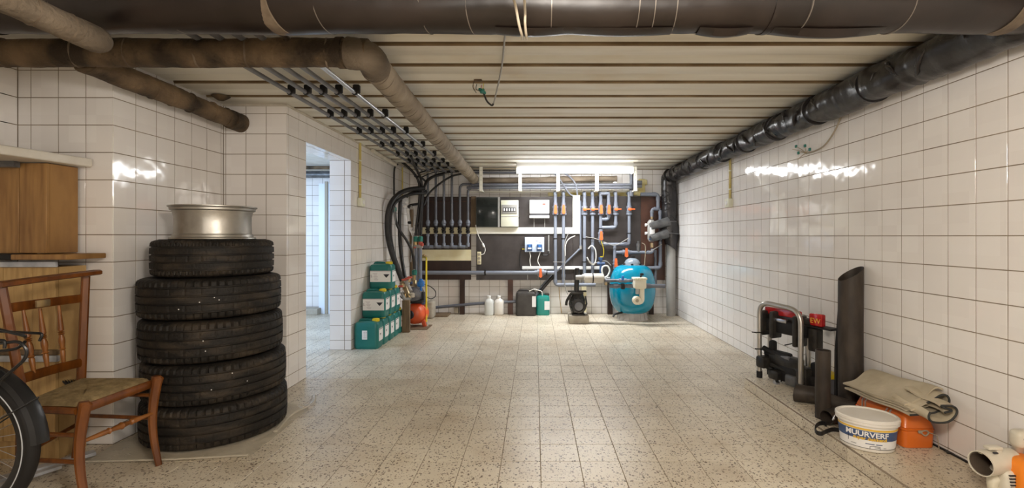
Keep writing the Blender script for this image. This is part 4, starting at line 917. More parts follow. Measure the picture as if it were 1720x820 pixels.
mb = MB(); mb.lathe([(0.088, 0.02), (0.092, -0.06), (0.092, -0.09), (0.07, -0.10), (0.068, -0.085), (0.02, -0.085)], (x0, YQ - 0.05, zz(512)), 'Y', 26); m_ = part('motor', mb, MT['pump_black'], t)
mb = MB(); mb.lathe([(0.055, -0.02), (0.055, 0.0), (0.02, 0.0)], (x0, YQ - 0.135, zz(512)), 'Y', 24); part('end_cover', mb, MT['conduit'], m_)
for k in range(12):
    a = 2 * math.pi * k / 12; mb = MB(); mb.box((x0 + 0.095 * math.cos(a), YQ - 0.08, zz(512) + 0.095 * math.sin(a)), (0.012, 0.1, 0.012)); part('cooling_fin', mb, MT['pump_black'], m_)
for sx in (-1, 1):
    mb = MB(); mb.tube([(x0 + sx * 0.10, YQ - 0.02, zz(497)), (x0 + sx * 0.115, YQ - 0.03, zz(510)), (x0 + sx * 0.085, YQ - 0.03, zz(521))], 0.012, 8); part('bolt_arm', mb, MT['pump_black'], t)
mb = MB(); mb.rbox((x0, YQ - 0.02, zz(527.5)), (0.17, 0.2, 0.035), 0.008); part('foot', mb, MT['pump_black'], t)
mb = MB(); mb.tube(spline([at(951, 513, 6.4), at(952, 506, 6.4), at(957, 497, 6.4), at(962, 491, 6.4)], 5), 0.018, 10); part('lever', mb, MT['pump_black'], t)
mb = MB(); mb.rbox((x0 + 0.005, YQ - 0.005, 0.055), (0.262, 0.28, 0.11), 0.012); solo('concrete_block', mb, MT['concrete'], 'worn concrete block under the black pool pump', 'block')
mb = MB(); mb.tube(spline([at(939, 480, 7.06), at(940, 500, 7.06), at(943.5, 527, 7.05)], 5), 0.006, 6); solo('rusty_rod', mb, MT['brass'], 'thin rusty rod against the tiles left of the pump', 'rod')
mb = MB(); mb.bb(*(sorted((at(977, 0, 7.03).x, at(985, 0, 7.03).x))), 7.02, 7.09, 0, at(0, 478, 7.03).z); solo('wall_bracket', mb, MT['cream_board'], 'stained cream support post behind the pump', 'post')

# ------------------------------------------------------------------ bottles and canisters at the far wall
def bottle(u0, u1, vt, vb, m, label, capm):
    Y = fl(vb) + 0.05; x = at((u0 + u1) / 2, 0, Y).x; w_ = (u1 - u0) * Y / F / 2; h = H - (vt - CY) * Y / F
    t = thing('bottle', label, 'bottle', (x, Y, 0), 0, 'two white bottles')
    rings = []
    for q, s in ((0, .86), (.03, .98), (.06, 1), (.62, 1), (.70, .93), (.78, .70), (.84, .42), (.86, .36), (.93, .36)):
        rings.append([(x + w_ * s * (abs(math.cos(a)) ** .8) * (1 if math.cos(a) > 0 else -1), Y + w_ * .8 * s * (abs(math.sin(a)) ** .8) * (1 if math.sin(a) > 0 else -1), h * q) for a in [2 * math.pi * j / 24 for j in range(24)]])
    mb = MB(); mb.rings(rings); part('body', mb, MT[m], t)
    mb = MB(); mb.lathe([(w_ * .40, h * .90), (w_ * .40, h * .985), (w_ * .3, h)], (x, Y, 0), 'Z', 16); part('cap', mb, MT[capm], t)
    mb = MB(); mb.tube(fillet([(x + w_ * .45, Y, h * .80), (x + w_ * .95, Y, h * .74), (x + w_ * .9, Y, h * .55)], 0.03), 0.008, 8); part('handle', mb, MT[m], t)
bottle(813.8, 829, 496.5, 530.5, 'translucent', 'left white bottle by the far wall, translucent', 'white_plastic')
bottle(829.8, 846, 496.5, 530, 'bucket_white', 'right white bottle by the far wall, milky and opaque', 'white_plastic')
mb = MB(); brd(mb, 762.5, 770, 517, 526.5, 7.04, 0.06, 0.008); solo('wall_box', mb, MT['concrete'], 'small grey box on the floor under the low dark pipe', 'box')

def jerry(name, w_, d, h, label, colm, caps, frontlab, sidelab=True, rz=0, group=None, loc=(0, 0, 0)):
    t = thing(name, label, 'canister', loc, 0, group)
    mb = MB(); bt = h * 0.88; rnd = []
    def sec(s, z, sh=0.0):
        r = 0.035; pts = []
        for (cx, cy, a0) in ((1, 1, 0), (-1, 1, 90), (-1, -1, 180), (1, -1, 270)):
            for k in range(5):
                a = R_(a0 + 22.5 * k); pts.append((cx * (w_ / 2 * s - r) + r * math.cos(a), cy * (d / 2 * s - r) + r * math.sin(a), z))
        return pts
    mb.rings([sec(.93, 0), sec(.985, .012), sec(1, .03), sec(1, bt - .05), sec(.985, bt - .02), sec(.90, bt), sec(.6, bt + 0.012)])
    p = mk('body', mb, MT[colm], t, None, False)
    mb = MB(); cx = w_ * 0.30; mb.lathe([(0.030, bt - .01), (0.030, bt + .008)], (cx, -d * .0, 0), 'Z', 16); mk('neck', mb, MT[colm], t, None, False)
    mb = MB(); mb.lathe([(0.034, bt + .004), (0.034, bt + .030), (0.028, bt + .034)], (cx, 0, 0), 'Z', 20)
    for k in range(12): a = math.pi * 2 * k / 12; mb.box((cx + .034 * math.cos(a), .034 * math.sin(a), bt + .017), (.006, .006, .024))
    mk('cap', mb, MT[caps], t, None, False)
    mb = MB(); mb.tube(fillet([(-w_ * .38, 0, bt - .01), (-w_ * .33, 0, bt + .020), (w_ * .06, 0, bt + .020), (w_ * .12, 0, bt - .005)], 0.035), 0.011, 10, flat=1.3); mk('handle', mb, MT[colm], t, None, False)
    if frontlab == 'hazard':
        mb = MB(); mb.box((0.004, -d / 2 - .001, h * .46), (w_ * .90, .003, h * .40)); l = mk('label', mb, MT['label_white'], t, None, False)
        mb = MB(); mb.box((0.004, -d / 2 - .0028, h * .655), (w_ * .90, .0012, h * .03)); mb.box((w_ * .27, -d / 2 - .0030, h * .66), (w_ * .30, .0012, h * .022)); mk('print', mb, MT['label_print'], l, None, False)
        mb = MB(); y = -d / 2 - .003; mb.ext([(.035, y, h * .54), (.105, y, h * .54), (.07, y, h * .41)], (0, .001, 0)); mk('hazard_mark', mb, MT['ink'], l, None, False)
        mb = MB(); [mb.box((-.055 + .002 * k, y, h * (.57 - .035 * k)), (.05 - .012 * (k % 3), .001, .0035)) for k in range(8)]; mb.box((-.098, y, h * .47), (.008, .001, .03)); mb.box((-.09, y, h * .44), (.02, .001, .005)); mk('print', mb, MT['label_print'], l, None, False)
    elif frontlab == 'arrows':
        mb = MB(); mb.box((-0.01, -d / 2 - .001, h * .48), (.052, .003, h * .30)); l = mk('label', mb, MT['label_white'], t, None, False)
        mb = MB(); y = -d / 2 - .003
        for s in (-.014, .006):
            mb.box((s, y, h * .485), (.005, .001, .045)); mb.ext([(s - .008, y, h * .55), (s + .008, y, h * .55), (s, y, h * .60)], (0, .001, 0))
        mb.box((-.004, y, h * .385), (.036, .001, .005)); mk('arrow_marks', mb, MT['label_print'], l, None, False)
    if sidelab:
        mb = MB(); mb.box((w_ / 2 + .001, 0, h * .46), (.003, d * .62, h * .42)); l = mk('side_label', mb, MT['label_white'], t, None, False)
        mb = MB(); x = w_ / 2 + .003; mb.ext([(x, -.035, h * .50), (x, .0, h * .50), (x, -.018, h * .42)], (.001, 0, 0)); mb.box((x, 0, h * .645), (.001, d * .6, .006)); mk('print', mb, MT['ink'], l, None, False)
    return t
JW, JD, JH = 0.25, 0.182, 0.302
jx = XL + 0.012 + JW / 2
gr = 'green canisters stacked against the left wall'
j = jerry('canister', JW, JD, JH, 'front green canister with the two-arrow label, nearest of the bottom row', 'can_green', 'yellow', 'arrows', True, 0, gr, (jx, 4.862 + JD / 2, 0))
j2 = jerry('canister', JW, JD, JH, 'green canister with a hazard label, front one of the middle row', 'can_green', 'yellow', 'hazard', True, 0, gr, (jx, 5.085 + JD / 2, 0.283))
for k, lab in enumerate(('second green canister of the bottom row behind the one with arrows', 'third green canister of the bottom row', 'fourth green canister of the bottom row', 'rearmost green canister of the bottom row beside the timber post')):
    dup(j2, (jx + 0.004 * (k % 2), 4.862 + JD / 2 + 0.195 * (k + 1), 0), 0, lab)
for k, lab in enumerate(('second green canister of the middle row', 'rearmost green canister of the middle row')):
    dup(j2, (jx + 0.003 * (k + 1), 5.085 + JD / 2 + 0.195 * (k + 1), 0.283), 0, lab)
dup(j2, (jx + 0.008, 5.29 + JD / 2, 0.566), 0, 'topmost green canister of the stack against the left wall')
Yc = fl(531.5) + 0.13
t = jerry('canister', 0.29, 0.24, 0.385, 'large black canister by the far wall with a pale side label', 'can_black', 'can_black', None, False, 0, None, (at(883.5, 0, Yc).x, Yc, 0))
mb = MB(); mb.box((0.118, -0.122, 0.21), (0.055, .003, 0.155)); mk('label', mb, MT['label_white'], t, None, False)
Yc = fl(530.8) + 0.12
t = jerry('canister', 0.195, 0.18, 0.315, 'bright green canister right of the black one at the far wall', 'can_green_bright', 'can_black', None, False, 0, None, (at(911.8, 0, Yc).x, Yc, 0))
mb = MB(); mb.box((0.06, -0.092, 0.145), (0.075, .003, 0.125)); mk('label', mb, MT['label_white'], t, None, False)
mb = MB(); mb.tube(spline([at(889, 489, 6.85), at(897, 486, 6.85), at(905, 488, 6.85), at(910, 490, 6.85), at(911, 497, 6.85)], 5), 0.006, 8); solo('dosing_tube', mb, MT['hose_white'], 'thin white tube joining the black and bright green canisters', 'tube')

# ------------------------------------------------------------------ fluorescent lamp
def lamp(x, y, label, glow=True):
    t = thing('fluorescent_lamp', label, 'lamp', (x, y, 2.0))
    mb = MB(); mb.rbox((x, y, 2.085), (1.56, 0.15, 0.10), 0.006); part('housing', mb, MT['fixture'], t)
    mb = MB(); n = 16
    mb.ext([(x - 0.775, y + 0.085 * math.cos(a), 2.045 - 0.045 * math.sin(a)) for a in [math.pi * k / n for k in range(n + 1)]], (1.55, 0, 0)); part('diffuser', mb, MT['tube_glow'], t)
    for s in (-1, 1): mb = MB(); mb.rbox((x + s * 0.78, y, 2.035), (0.012, 0.17, 0.085), 0.004); part('end_cap', mb, MT['cream_white'], t)
    return t
lamp(0.53, 6.44, 'long glowing fluorescent lamp under the ceiling at the far wall')
# ------------------------------------------------------------------ left corner: hoses, valves, pressure pump
def sp(pts, n=7): return spline([at(*p) for p in pts], n)
def hose(pts, r, m, label, cat='hose', name='hose', group='hoses in the left corner'):
    mb = MB(); mb.tube(sp(pts), r, 12); return solo(name, mb, MT[m], label, cat, group)
hose([(712, 316, 6.55), (690, 318, 6.3), (670, 326, 6.0), (655, 345, 5.85), (650, 378, 5.85), (655, 415, 5.9), (667, 450, 5.95), (677, 476, 5.98)], 0.030, 'hose', 'thickest black hose looping out over the left wall down to the timber post')
hose([(715, 324, 6.6), (692, 326, 6.4), (672, 334, 6.1), (659, 350, 5.95), (655, 385, 5.95), (661, 425, 5.98), (672, 458, 6.0), (680, 478, 6.02)], 0.021, 'hose', 'black hose nested inside the thickest loop')
hose([(673, 334, 6.25), (672, 345, 6.22), (671, 380, 6.22), (673, 420, 6.2), (678, 455, 6.1), (681, 470, 6.05)], 0.023, 'hose', 'straight black hose dropping behind the loops')
hose([(716, 321, 6.7), (700, 322, 6.6), (688, 326, 6.5), (683, 330, 6.45)], 0.022, 'hose', 'short black hose stub under the loops at the corner')
hose([(713, 341, 6.75), (700, 343, 6.65), (689, 345, 6.6), (685, 349, 6.58)], 0.018, 'hose', 'lowest short black hose stub at the corner')
t = thing('drop_hose', 'thin dark hose with a green coupling hanging from the top of the left wall', 'hose', at(663, 345, 6.2))
mb = MB(); mb.tube(sp([(668, 276, 6.3), (664, 279, 6.22), (662, 290, 6.2), (662, 320, 6.18), (663, 348, 6.18)]), 0.012, 10); part('hose', mb, MT['hose'], t)
mb = MB(); mb.lathe([(0.016, -.03), (0.026, -.02), (0.026, .02), (0.016, .03)], at(663, 352, 6.18), 'Z', 12); part('coupling', mb, MT['green_fit'], t)
mb = MB(); mb.tube(sp([(663, 355, 6.18), (665, 372, 6.18), (672, 388, 6.2), (683, 404, 6.22), (691, 420, 6.25), (695, 437, 6.28), (696, 452, 6.28)]), 0.018, 10); part('lower_hose', mb, MT['hose'], t)
mb = MB(); mb.lathe([(0.022, -.035), (0.034, -.025), (0.034, .025), (0.022, .035)], at(696, 458, 6.28), 'Z', 12); part('coupling', mb, MT['green_fit'], t)
mb = MB(); mb.tube([at(696, 462, 6.28), at(696, 480, 6.28)], 0.02, 10); part('pipe_stub', mb, MT['brass'], t)
for k, pts in enumerate(([(662, 262, 6.35), (690, 285, 6.5), (703, 305, 6.55), (705, 330, 6.55), (702, 360, 6.55), (698, 396, 6.55)],
                         [(690, 262, 5.6), (697, 280, 6.1), (706, 298, 6.5), (709, 320, 6.55), (706, 360, 6.55), (703, 396, 6.55)],
                         [(745, 293, 6.75), (728, 297, 6.7), (716, 307, 6.62), (711, 322, 6.58), (709, 350, 6.58), (707, 396, 6.58)])):
    hose(pts, 0.017, 'hose', ('left one of three dark hoses bundled down to the green couplings', 'middle dark hose of the bundle above the green couplings', 'right dark hose of the bundle, coming from the ceiling at the risers')[k])
for k, pts in enumerate(([(712, 320, 6.6), (716, 304, 6.65), (730, 295, 6.75), (750, 290, 6.8), (780, 287, 6.85)], [(712, 345, 6.6), (720, 326, 6.68), (738, 309, 6.76), (757, 297, 6.82), (775, 292, 6.85)], [(716, 306, 6.65), (707, 298, 6.55), (697, 296, 6.4)])):
    hose(pts, 0.014, 'hose', ('upper black hose curving from the corner over the small risers', 'lower black hose curving diagonally across the small risers', 'short black hose joining the bundle at the ceiling')[k])
hose([(663, 349, 6.15), (664, 400, 6.15), (665, 450, 6.15)], 0.006, 'cable_grey', 'thin grey cable hanging between the black loops', 'cable', 'cable')
hose([(690, 345, 6.5), (695, 352, 6.5), (695, 372, 6.5), (693, 400, 6.48), (690, 440, 6.4)], 0.007, 'cable_grey', 'thin grey cable beside the white valves in the corner', 'cable', 'cable')
# white valves on the corner
t = thing('wall_manifold', 'white plastic manifold of small valves in the left corner', 'manifold', at(687, 400, 6.6))
mb = MB(); mb.tube([at(683, 336, 6.6), at(685, 350, 6.6), at(689, 385, 6.6), (at(694, 395, 6.6))], 0.02, 10); part('manifold_pipe', mb, MT['label_white'], t)
for u, v in ((683, 340), (681, 347), (685, 352), (688, 374), (690, 384), (695, 390)):
    mb = MB(); mb.rbox(at(u, v, 6.56), (0.05, 0.04, 0.035), 0.01); part('valve', mb, MT['label_white' if v != 374 else 'rubber'], t)
mb = MB(); mb.tube([at(692, 352, 6.7), at(692, 480, 6.7)], 0.028, 10); part('upright', mb, MT['timber'], t, 'dark wooden upright')
# ceiling edge pipe on the left wall
hose([(626, 253, 5.35), (640, 262, 5.6), (664, 277, 6.2)], 0.022, 'plaster', 'pale pipe stub along the top edge of the left wall', 'pipe', 'pipe', None)
mb = MB(); a = at(676, 281, 6.65); b = at(676, 330, 6.65); mb.tube([a, b], 0.010, 8); solo('yellow_conduit', mb, MT['yellow_pipe'], 'short yellow conduit near the far left corner', 'conduit')
# green couplings and red flow pieces on a grey standpipe
t = thing('standpipe', 'grey standpipe with two green couplings and red fittings in the left corner', 'pipe', at(703, 490, 6.55))
for u in (698.5, 706.5):
    mb = MB(); z = at(u, 402, 6.55); mb.lathe([(0.022, -.04), (0.032, -.03), (0.032, .03), (0.024, .04)], z, 'Z', 14); part('coupling', mb, MT['green_fit'], t)
    mb = MB(); z = at(u, 409, 6.55); mb.lathe([(0.024, -.025), (0.03, -.02), (0.03, .02), (0.024, .025)], z, 'Z', 12); part('clear_piece', mb, MT['brass' if u < 700 else 'red_fit'], t)
mb = MB(); mb.rbox(at(703, 414, 6.55), (0.12, 0.06, 0.05), 0.014); part('junction', mb, MT['pvc_light'], t)
mb = MB(); mb.rbox(at(709, 411, 6.5), (0.04, 0.03, 0.045), 0.01); mb.rbox(at(697, 416, 6.5), (0.03, 0.03, 0.02), 0.008); part('red_valve', mb, MT['red_fit'], t, 'red valve grips')
for u, r in ((699.5, 0.026), (706, 0.024)):
    mb = MB(); mb.tube([at(u, 416, 6.55), at(u, 500, 6.55)], r, 14); part('pipe', mb, MT['pvc'], t)
# valve cluster on the timber post
PYY = 5.70
mb = MB(); c = at(682, 0, PYY + 0.02); mb.rbox((c.x, PYY + 0.03, at(0, 505, PYY).z / 2), (0.088, 0.05, at(0, 505, PYY).z), 0.004)
solo('timber_post', mb, MT['timber'], 'rough timber post standing beside the green canisters', 'post')
t = thing('valve_cluster', 'brass and plastic valve cluster on top of the timber post', 'valve', at(682, 505, 5.85))
mb = MB(); mb.tube(sp([(676, 474, 5.95), (681, 485, 5.88), (686, 496, 5.84), (690, 500, 5.84)]), 0.03, 12); part('angle_pipe', mb, MT['brass'], t)
mb = MB(); mb.tube(sp([(690, 500, 5.84), (680, 503, 5.8), (676, 492, 5.85)]), 0.022, 10); mb.tube(sp([(681, 468, 6.0), (685, 480, 5.95), (690, 490, 5.9)]), 0.026, 10); part('angle_pipe', mb, MT['pvc_light'], t)
for u, v, r, m in ((676, 479, .036, 'brass'), (684, 474, .034, 'pvc_light'), (687, 470, .028, 'brass'), (691, 496, .04, 'concrete'), (681, 496, .034, 'brass')):
    mb = MB(); mb.lathe([(r * .7, -.03), (r, -.022), (r, .022), (r * .7, .03)], at(u, v, 5.85), 'Z', 10); part('union', mb, MT[m], t)
for u, v in ((673, 481), (679, 470), (688, 466), (684, 468)):
    mb = MB(); mb.rbox(at(u, v, 5.80), (0.06, 0.03, 0.022), 0.008); part('grip', mb, MT['red_fit'], t, 'faded red grip')
mb = MB(); mb.tube(sp([(671, 482, 5.85), (671, 494, 5.82), (675, 501, 5.8), (681, 503, 5.8)]), 0.006, 6); part('small_hose', mb, MT['hose'], t)
# pressure pump
t = thing('pressure_pump', 'orange pressure vessel with a black pump and blue switch by the left wall', 'pump', at(702, 548, 6.1))
YO = 6.08
mb = MB(); c = at(700, 526, YO); R1 = 0.130
pr = [(0.0 + R1 * math.sin(R_(a)), -0.065 - 0.08 * math.cos(R_(a))) for a in (12, 30, 50, 70, 90)] + [(R1, 0.065)] + [(R1 * math.sin(R_(a)), 0.065 + 0.08 * math.cos(R_(a))) for a in (70, 50, 30, 12)]
rot = Matrix.Translation(c) @ Matrix.Rotation(R_(-20), 4, 'Z'); mb.M = rot; mb.lathe(pr, (0, 0, 0), 'Y', 32); v_ = part('vessel', mb, MT['pump_orange'], t)
mb = MB(); mb.M = rot; mb.lathe([(R1 + .004, -.005), (R1 + .006, 0), (R1 + .004, .005)], (0, 0, 0), 'Y', 32); part('weld_seam', mb, MT['pump_orange'], v_)
mb = MB(); mb.M = rot; mb.lathe([(0.055, -.158), (0.055, -.14), (0.02, -.14)], (0, 0, 0), 'Y', 20); part('flange', mb, MT['ink'], v_)
for dx, dy in ((-0.09, -0.13), (0.09, -0.05)):
    mb = MB(); q = c + V((dx, dy, 0)); mb.tube([q + V((0, 0, -0.08)), V((q.x + dx * .3, q.y, 0.012))], 0.014, 6, flat=2); part('foot', mb, MT['pump_orange'], t)
mb = MB(); mb.rbox((c.x, c.y, c.z + R1 + 0.012), (0.18, 0.18, 0.016), 0.004); part('bracket', mb, MT['pump_orange'], t)
mb = MB(); d = at(697, 494, YO); mb.lathe([(0.06, -.14), (0.088, -.12), (0.092, -.06), (0.092, .12), (0.07, .14)], d, 'Y', 26); m_ = part('motor', mb, MT['conduit'], t)
mb = MB(); mb.lathe([(0.10, -.10), (0.10, -.085)], d, 'Y', 26); part('flange_ring', mb, MT['conduit'], m_)
mb = MB(); d2 = d + V((0.02, -0.05, -0.085)); mb.rbox(d2, (0.2, 0.16, 0.04), 0.01); part('base_plate', mb, MT['rubber'], t)
mb = MB(); q = at(707, 477, 6.05); mb.rbox(q, (0.085, 0.07, 0.075), 0.02); mb.rbox(q + V((0.0, 0, 0.04)), (0.05, 0.05, 0.05), 0.015); mb.tube([q, q + V((0.0, 0, -0.09))], 0.014, 8); part('pressure_switch', mb, MT['blue'], t, 'blue pressure switch')
mb = MB(); q = at(711, 497, 6.05); mb.rbox(q, (0.035, 0.06, 0.10), 0.008); part('capacitor_box', mb, MT['ink'], t)
mb = MB(); q = at(709, 507, 6.1); mb.rbox(q, (0.07, 0.08, 0.07), 0.01); part('terminal_box', mb, MT['blue_dark'], t)
mb = MB(); mb.tube([at(697, 484, 6.05), at(697, 472, 6.1)], 0.022, 12); part('outlet', mb, MT['brass'], t)
mb = MB(); mb.rbox(at(690, 475, 6.05), (0.04, 0.04, 0.04), 0.012); part('outlet_cap', mb, MT['blue_dark'], t)
mb = MB(); mb.tube(sp([(712, 478, 6.1), (722, 481, 6.3), (731, 489, 6.35), (731, 498, 6.35), (724, 502, 6.3), (716, 499, 6.15)]), 0.006, 8); part('cable', mb, MT['hose'], t)
mb = MB(); mb.tube(sp([(676, 476, 5.95), (672, 483, 5.95), (672, 493, 5.9)]), 0.005, 6); part('cable', mb, MT['hose'], t)
mb = MB(); mb.rbox((c.x + 0.03, 6.02, 0.006 + 0.0), (0.30, 0.30, 0.010), 0.003, 1); solo('wooden_board', mb, MT['timber'], 'thin wooden board on the floor under the orange vessel', 'board')
t = thing('gas_pipe', 'yellow upright pipe with a valve in front of the cream board', 'pipe', at(716, 548, 6.1))
mb = MB(); mb.tube(fillet([at(709, 432, 6.85), at(716, 433, 6.5), at(716, 440, 6.2), at(716, 543, 6.05)], 0.06), 0.0115, 10); part('pipe', mb, MT['yellow'], t)
mb = MB(); p = at(712, 430, 6.6); mb.rbox(p, (0.09, 0.02, 0.02), 0.006); mb.rbox(p + V((0, 0, 0.01)), (0.03, 0.03, 0.03), 0.008); part('tap', mb, MT['brass'], t)
p = at(716.5, 545, 6.05); mb = MB(); mb.lathe([(0.022, 0.0), (0.022, 0.05), (0.014, 0.06)], (p.x, p.y, 0.008), 'Z', 12); part('foot_valve', mb, MT['concrete'], t)
mb = MB(); mb.rbox((at(724, 0, 6.75).x, 6.75, 0.12), (0.10, 0.20, 0.24), 0.03, 3); solo('grey_sack', mb, MT['concrete'], 'grey crumpled sack behind the yellow pipe', 'sack')
mb = MB(); mb.rbox((at(741, 0, 6.98).x, 6.94, 0.012), (0.25, 0.28, 0.024), 0.003, 1); solo('wooden_board', mb, MT['timber'], 'thin board lying on the floor against the far wall', 'board')
# ------------------------------------------------------------------ left foreground: tyres, rim, sheet
def tyre_mb(Rr, wd, style, seed):
    rnd = random.Random(seed); h = wd / 2; Rb = Rr * 0.62; n = 60 * 5
    prof = [(-.70, Rb, 0), (-.80, Rb + .012, 0), (-.97, Rb + .05, 0), (-1.0, Rb + .085, 0), (-.985, Rr - .045, 0), (-.955, Rr - .028, 0), (-.93, Rr - .020, 1), (-.88, Rr - .009, 1), (-.80, Rr - .003, 1), (-.64, Rr - .001, 1),
            (-.62, Rr - .009, 0), (-.56, Rr - .009, 0), (-.54, Rr, 2), (-.24, Rr + .001, 2), (-.22, Rr - .009, 0), (-.16, Rr - .009, 0), (-.14, Rr + .001, 3), (.14, Rr + .001, 3)]
    prof = prof + [(-z, r, k) for z, r, k in reversed(prof[:-2])]
    prof += [(.6, Rb + .004, 0), (.5, Rb + .03, 0), (.85, Rr - .06, 0), (.7, Rr - .022, 0), (0, Rr - .018, 0), (-.7, Rr - .022, 0), (-.85, Rr - .06, 0), (-.5, Rb + .03, 0)]
    rings = []
    for j in range(n):
        a = 2 * math.pi * j / n; ring = []
        for z, r, k in prof:
            jj = j
            if style == 1 and k: jj = j + int(abs(z) * 9)                  # slanted grooves
            if k == 1 and jj % 5 == 0: r -= .008
            if k == 2 and (jj % 5 == 0) and (style == 1 or (j // 5) % 2 == 0): r -= .003
            if k == 3 and style == 1 and j % 10 == 5: r -= .003
            rr = r
            ring.append((rr * math.cos(a), rr * math.sin(a), z * h + h))
        rings.append(ring)
    mb = MB(); mb.rings(rings, close=True); return mb
TX, TY = -1.925, 2.885
Z0 = 0.004; Hs = [0.232, 0.222, 0.232, 0.225, 0.212]
tgroup = 'stack of five used tyres'
labs = ['bottom tyre of the stack, lying on the plastic sheet', 'second tyre from the floor in the stack', 'middle tyre of the stack of five', 'fourth tyre from the floor, jutting out to the left', 'top tyre of the stack, smaller with slanted grooves, under the wheel rim']
offs = [(0.012, 0.0), (0.008, 0.004), (-0.006, 0.0), (-0.022, 0.01), (-0.012, 0.012)]
z = Z0; me = None
for k in range(5):
    if k in (0, 4):
        mb = tyre_mb(0.372 if k == 0 else 0.312, 0.236 if k == 0 else 0.214, 0 if k == 0 else 1, k)
        o = mk('tyre', mb, MT['tyre'], None, None, False, 30)
        if k == 0: base = o
    else:
        o = base.copy(); COL.objects.link(o); o.scale = ((1, 0.985, 0.975, 0.975)[k], (1, 0.985, 0.975, 0.975)[k], Hs[k] / 0.236)
    if k == 0: o.scale = (1, 1, Hs[0] / 0.236)
    o.location = (TX + offs[k][0], TY + offs[k][1], z); o.rotation_euler = (R_((0, 0.3, -0.3, 0.5, 0)[k]), R_((0, -0.4, 0.3, 0.2, -0.3)[k]), k * 1.3)
    o['label'] = labs[k]; o['category'] = 'tyre'; o['group'] = tgroup
    z += Hs[k] + 0.0005
RZ = z
gm = MB()
for k, (u, v) in enumerate(((335, 508), (360, 500), (320, 534), (368, 504), (382, 533), (345, 590), (341, 573), (390, 627), (400, 612), (300, 520), (415, 640), (290, 552), (355, 655))):
    # pebbles sit on the outside of the tyres
    best = None
    for i in range(5):
        zz0 = Z0 + sum(Hs[:i]) + .0005 * i; c = V((TX + offs[i][0], TY + offs[i][1], 0)); Rr = (.372, .372 * .985, .372 * .975, .372 * .975, .312)[i]
        dx = (u - CX) / F; A = dx * dx + 1; Bq = -2 * (c.x * dx + c.y); Cq = c.x ** 2 + c.y ** 2 - Rr ** 2; D = Bq * Bq - 4 * A * Cq
        if D < 0: continue
        Yh = (-Bq - math.sqrt(D)) / (2 * A); p = at(u, v, Yh)
        if zz0 + .03 < p.z < zz0 + Hs[i] - .03: best = p
    if best: gm.rbox(best, (.007, .005, .006), .002, 1)
g_ = solo('grit', gm, MT['label_white'], 'tiny pale grit caught in the treads of the tyre stack', 'grit'); g_['kind'] = 'stuff'
cx, cy = TX - 0.018, TY + 0.01
t = thing('wheel_rim', 'worn aluminium wheel rim lying on top of the tyre stack', 'wheel rim', (cx, cy, RZ))
hh = 0.198
outer = [(0.218, 0), (0.222, 0.004), (0.220, 0.012), (0.208, 0.016), (0.205, 0.030), (0.198, 0.034), (0.196, 0.10), (0.197, 0.135), (0.203, hh - .040), (0.205, hh - .030), (0.218, hh - .024), (0.219, hh - .012), (0.228, hh - .006), (0.228, hh), (0.222, hh + .001)]
inner = [(0.210, hh - .006), (0.198, hh - .02), (0.190, hh - .05), (0.186, 0.09), (0.19, 0.03), (0.205, 0.006)]
mb = MB(); mb.rings([[(cx + r * math.cos(a), cy + r * math.sin(a), RZ + z_) for r, z_ in outer + inner] for a in [2 * math.pi * k / 72 for k in range(72)]], close=True); part('barrel', mb, MT['alloy'], t)
mb = MB(); mb.lathe([(0.07, RZ + .05), (0.075, RZ + .03), (0.06, RZ + .02), (0.03, RZ + .02)], (cx, cy, 0), 'Z', 32); hub = part('hub', mb, MT['alloy'], t)
for k in range(5):
    a = 2 * math.pi * k / 5; mb = MB(); mb.tube([(cx + .06 * math.cos(a), cy + .06 * math.sin(a), RZ + .035), (cx + .192 * math.cos(a), cy + .192 * math.sin(a), RZ + .05)], 0.022, 8); part('spoke', mb, MT['alloy'], t)
# plastic sheet: crumpled grid
def sheet(name, poly, label, m, nx=46, ny=30, amp=0.006, seed=1, zb=0.002):
    rnd = random.Random(seed); (a, b, c, d) = [V((*p, 0)) for p in poly]; mb = MB(); vs = []; fs = []
    for j in range(ny + 1):
        for i in range(nx + 1):
            s, q = i / nx, j / ny; p = (a.lerp(b, s)).lerp(d.lerp(c, s), q)
            e = 0.012 * math.sin(s * 17 + seed) + 0.01 * math.sin(q * 23)
            p.x += e * (abs(q - .5) * 2) ** 2; p.y += e * (abs(s - .5) * 2) ** 2
            z_ = zb + amp * (0.5 + 0.5 * math.sin(s * 31 + math.sin(q * 13) * 3)) * (0.4 + 0.6 * abs(math.sin(q * 9 + s * 5)))
            if (p.x - TX) ** 2 + (p.y - TY) ** 2 < 0.42 ** 2: z_ = zb
            vs.append((p.x, p.y, z_)); 
    for j in range(ny):
        for i in range(nx): k = j * (nx + 1) + i; fs.append((k, k + 1, k + nx + 2, k + nx + 1))
    mb.add(vs, fs); o = solo(name, mb, MT[m], label, 'sheet', None, 60); return o
sheet('plastic_sheet', [(-2.31, 2.42), (-1.48, 2.50), (-1.50, 3.22), (-2.31, 3.50)], 'crumpled clear plastic sheet on the floor under the tyre stack', 'plastic_sheet')
mb = MB(); mb.tube(spline([(-1.58, 3.42, .010), (-1.52, 3.25, .012), (-1.56, 3.05, .009), (-1.52, 2.8, .008)], 6), 0.007, 6, flat=2.2)
solo('plastic_fold', mb, MT['plastic_sheet'], 'rolled right edge of the plastic sheet by the doorway wall', 'sheet')
mb = MB(); mb.tube(spline([(-2.28, 2.42, .01), (-2.0, 2.43, .012), (-1.8, 2.45, .01), (-1.50, 2.50, .006)], 6), 0.005, 6, flat=2)
solo('plastic_fold', mb, MT['plastic_sheet'], 'rolled front edge of the plastic sheet under the tyres', 'sheet')

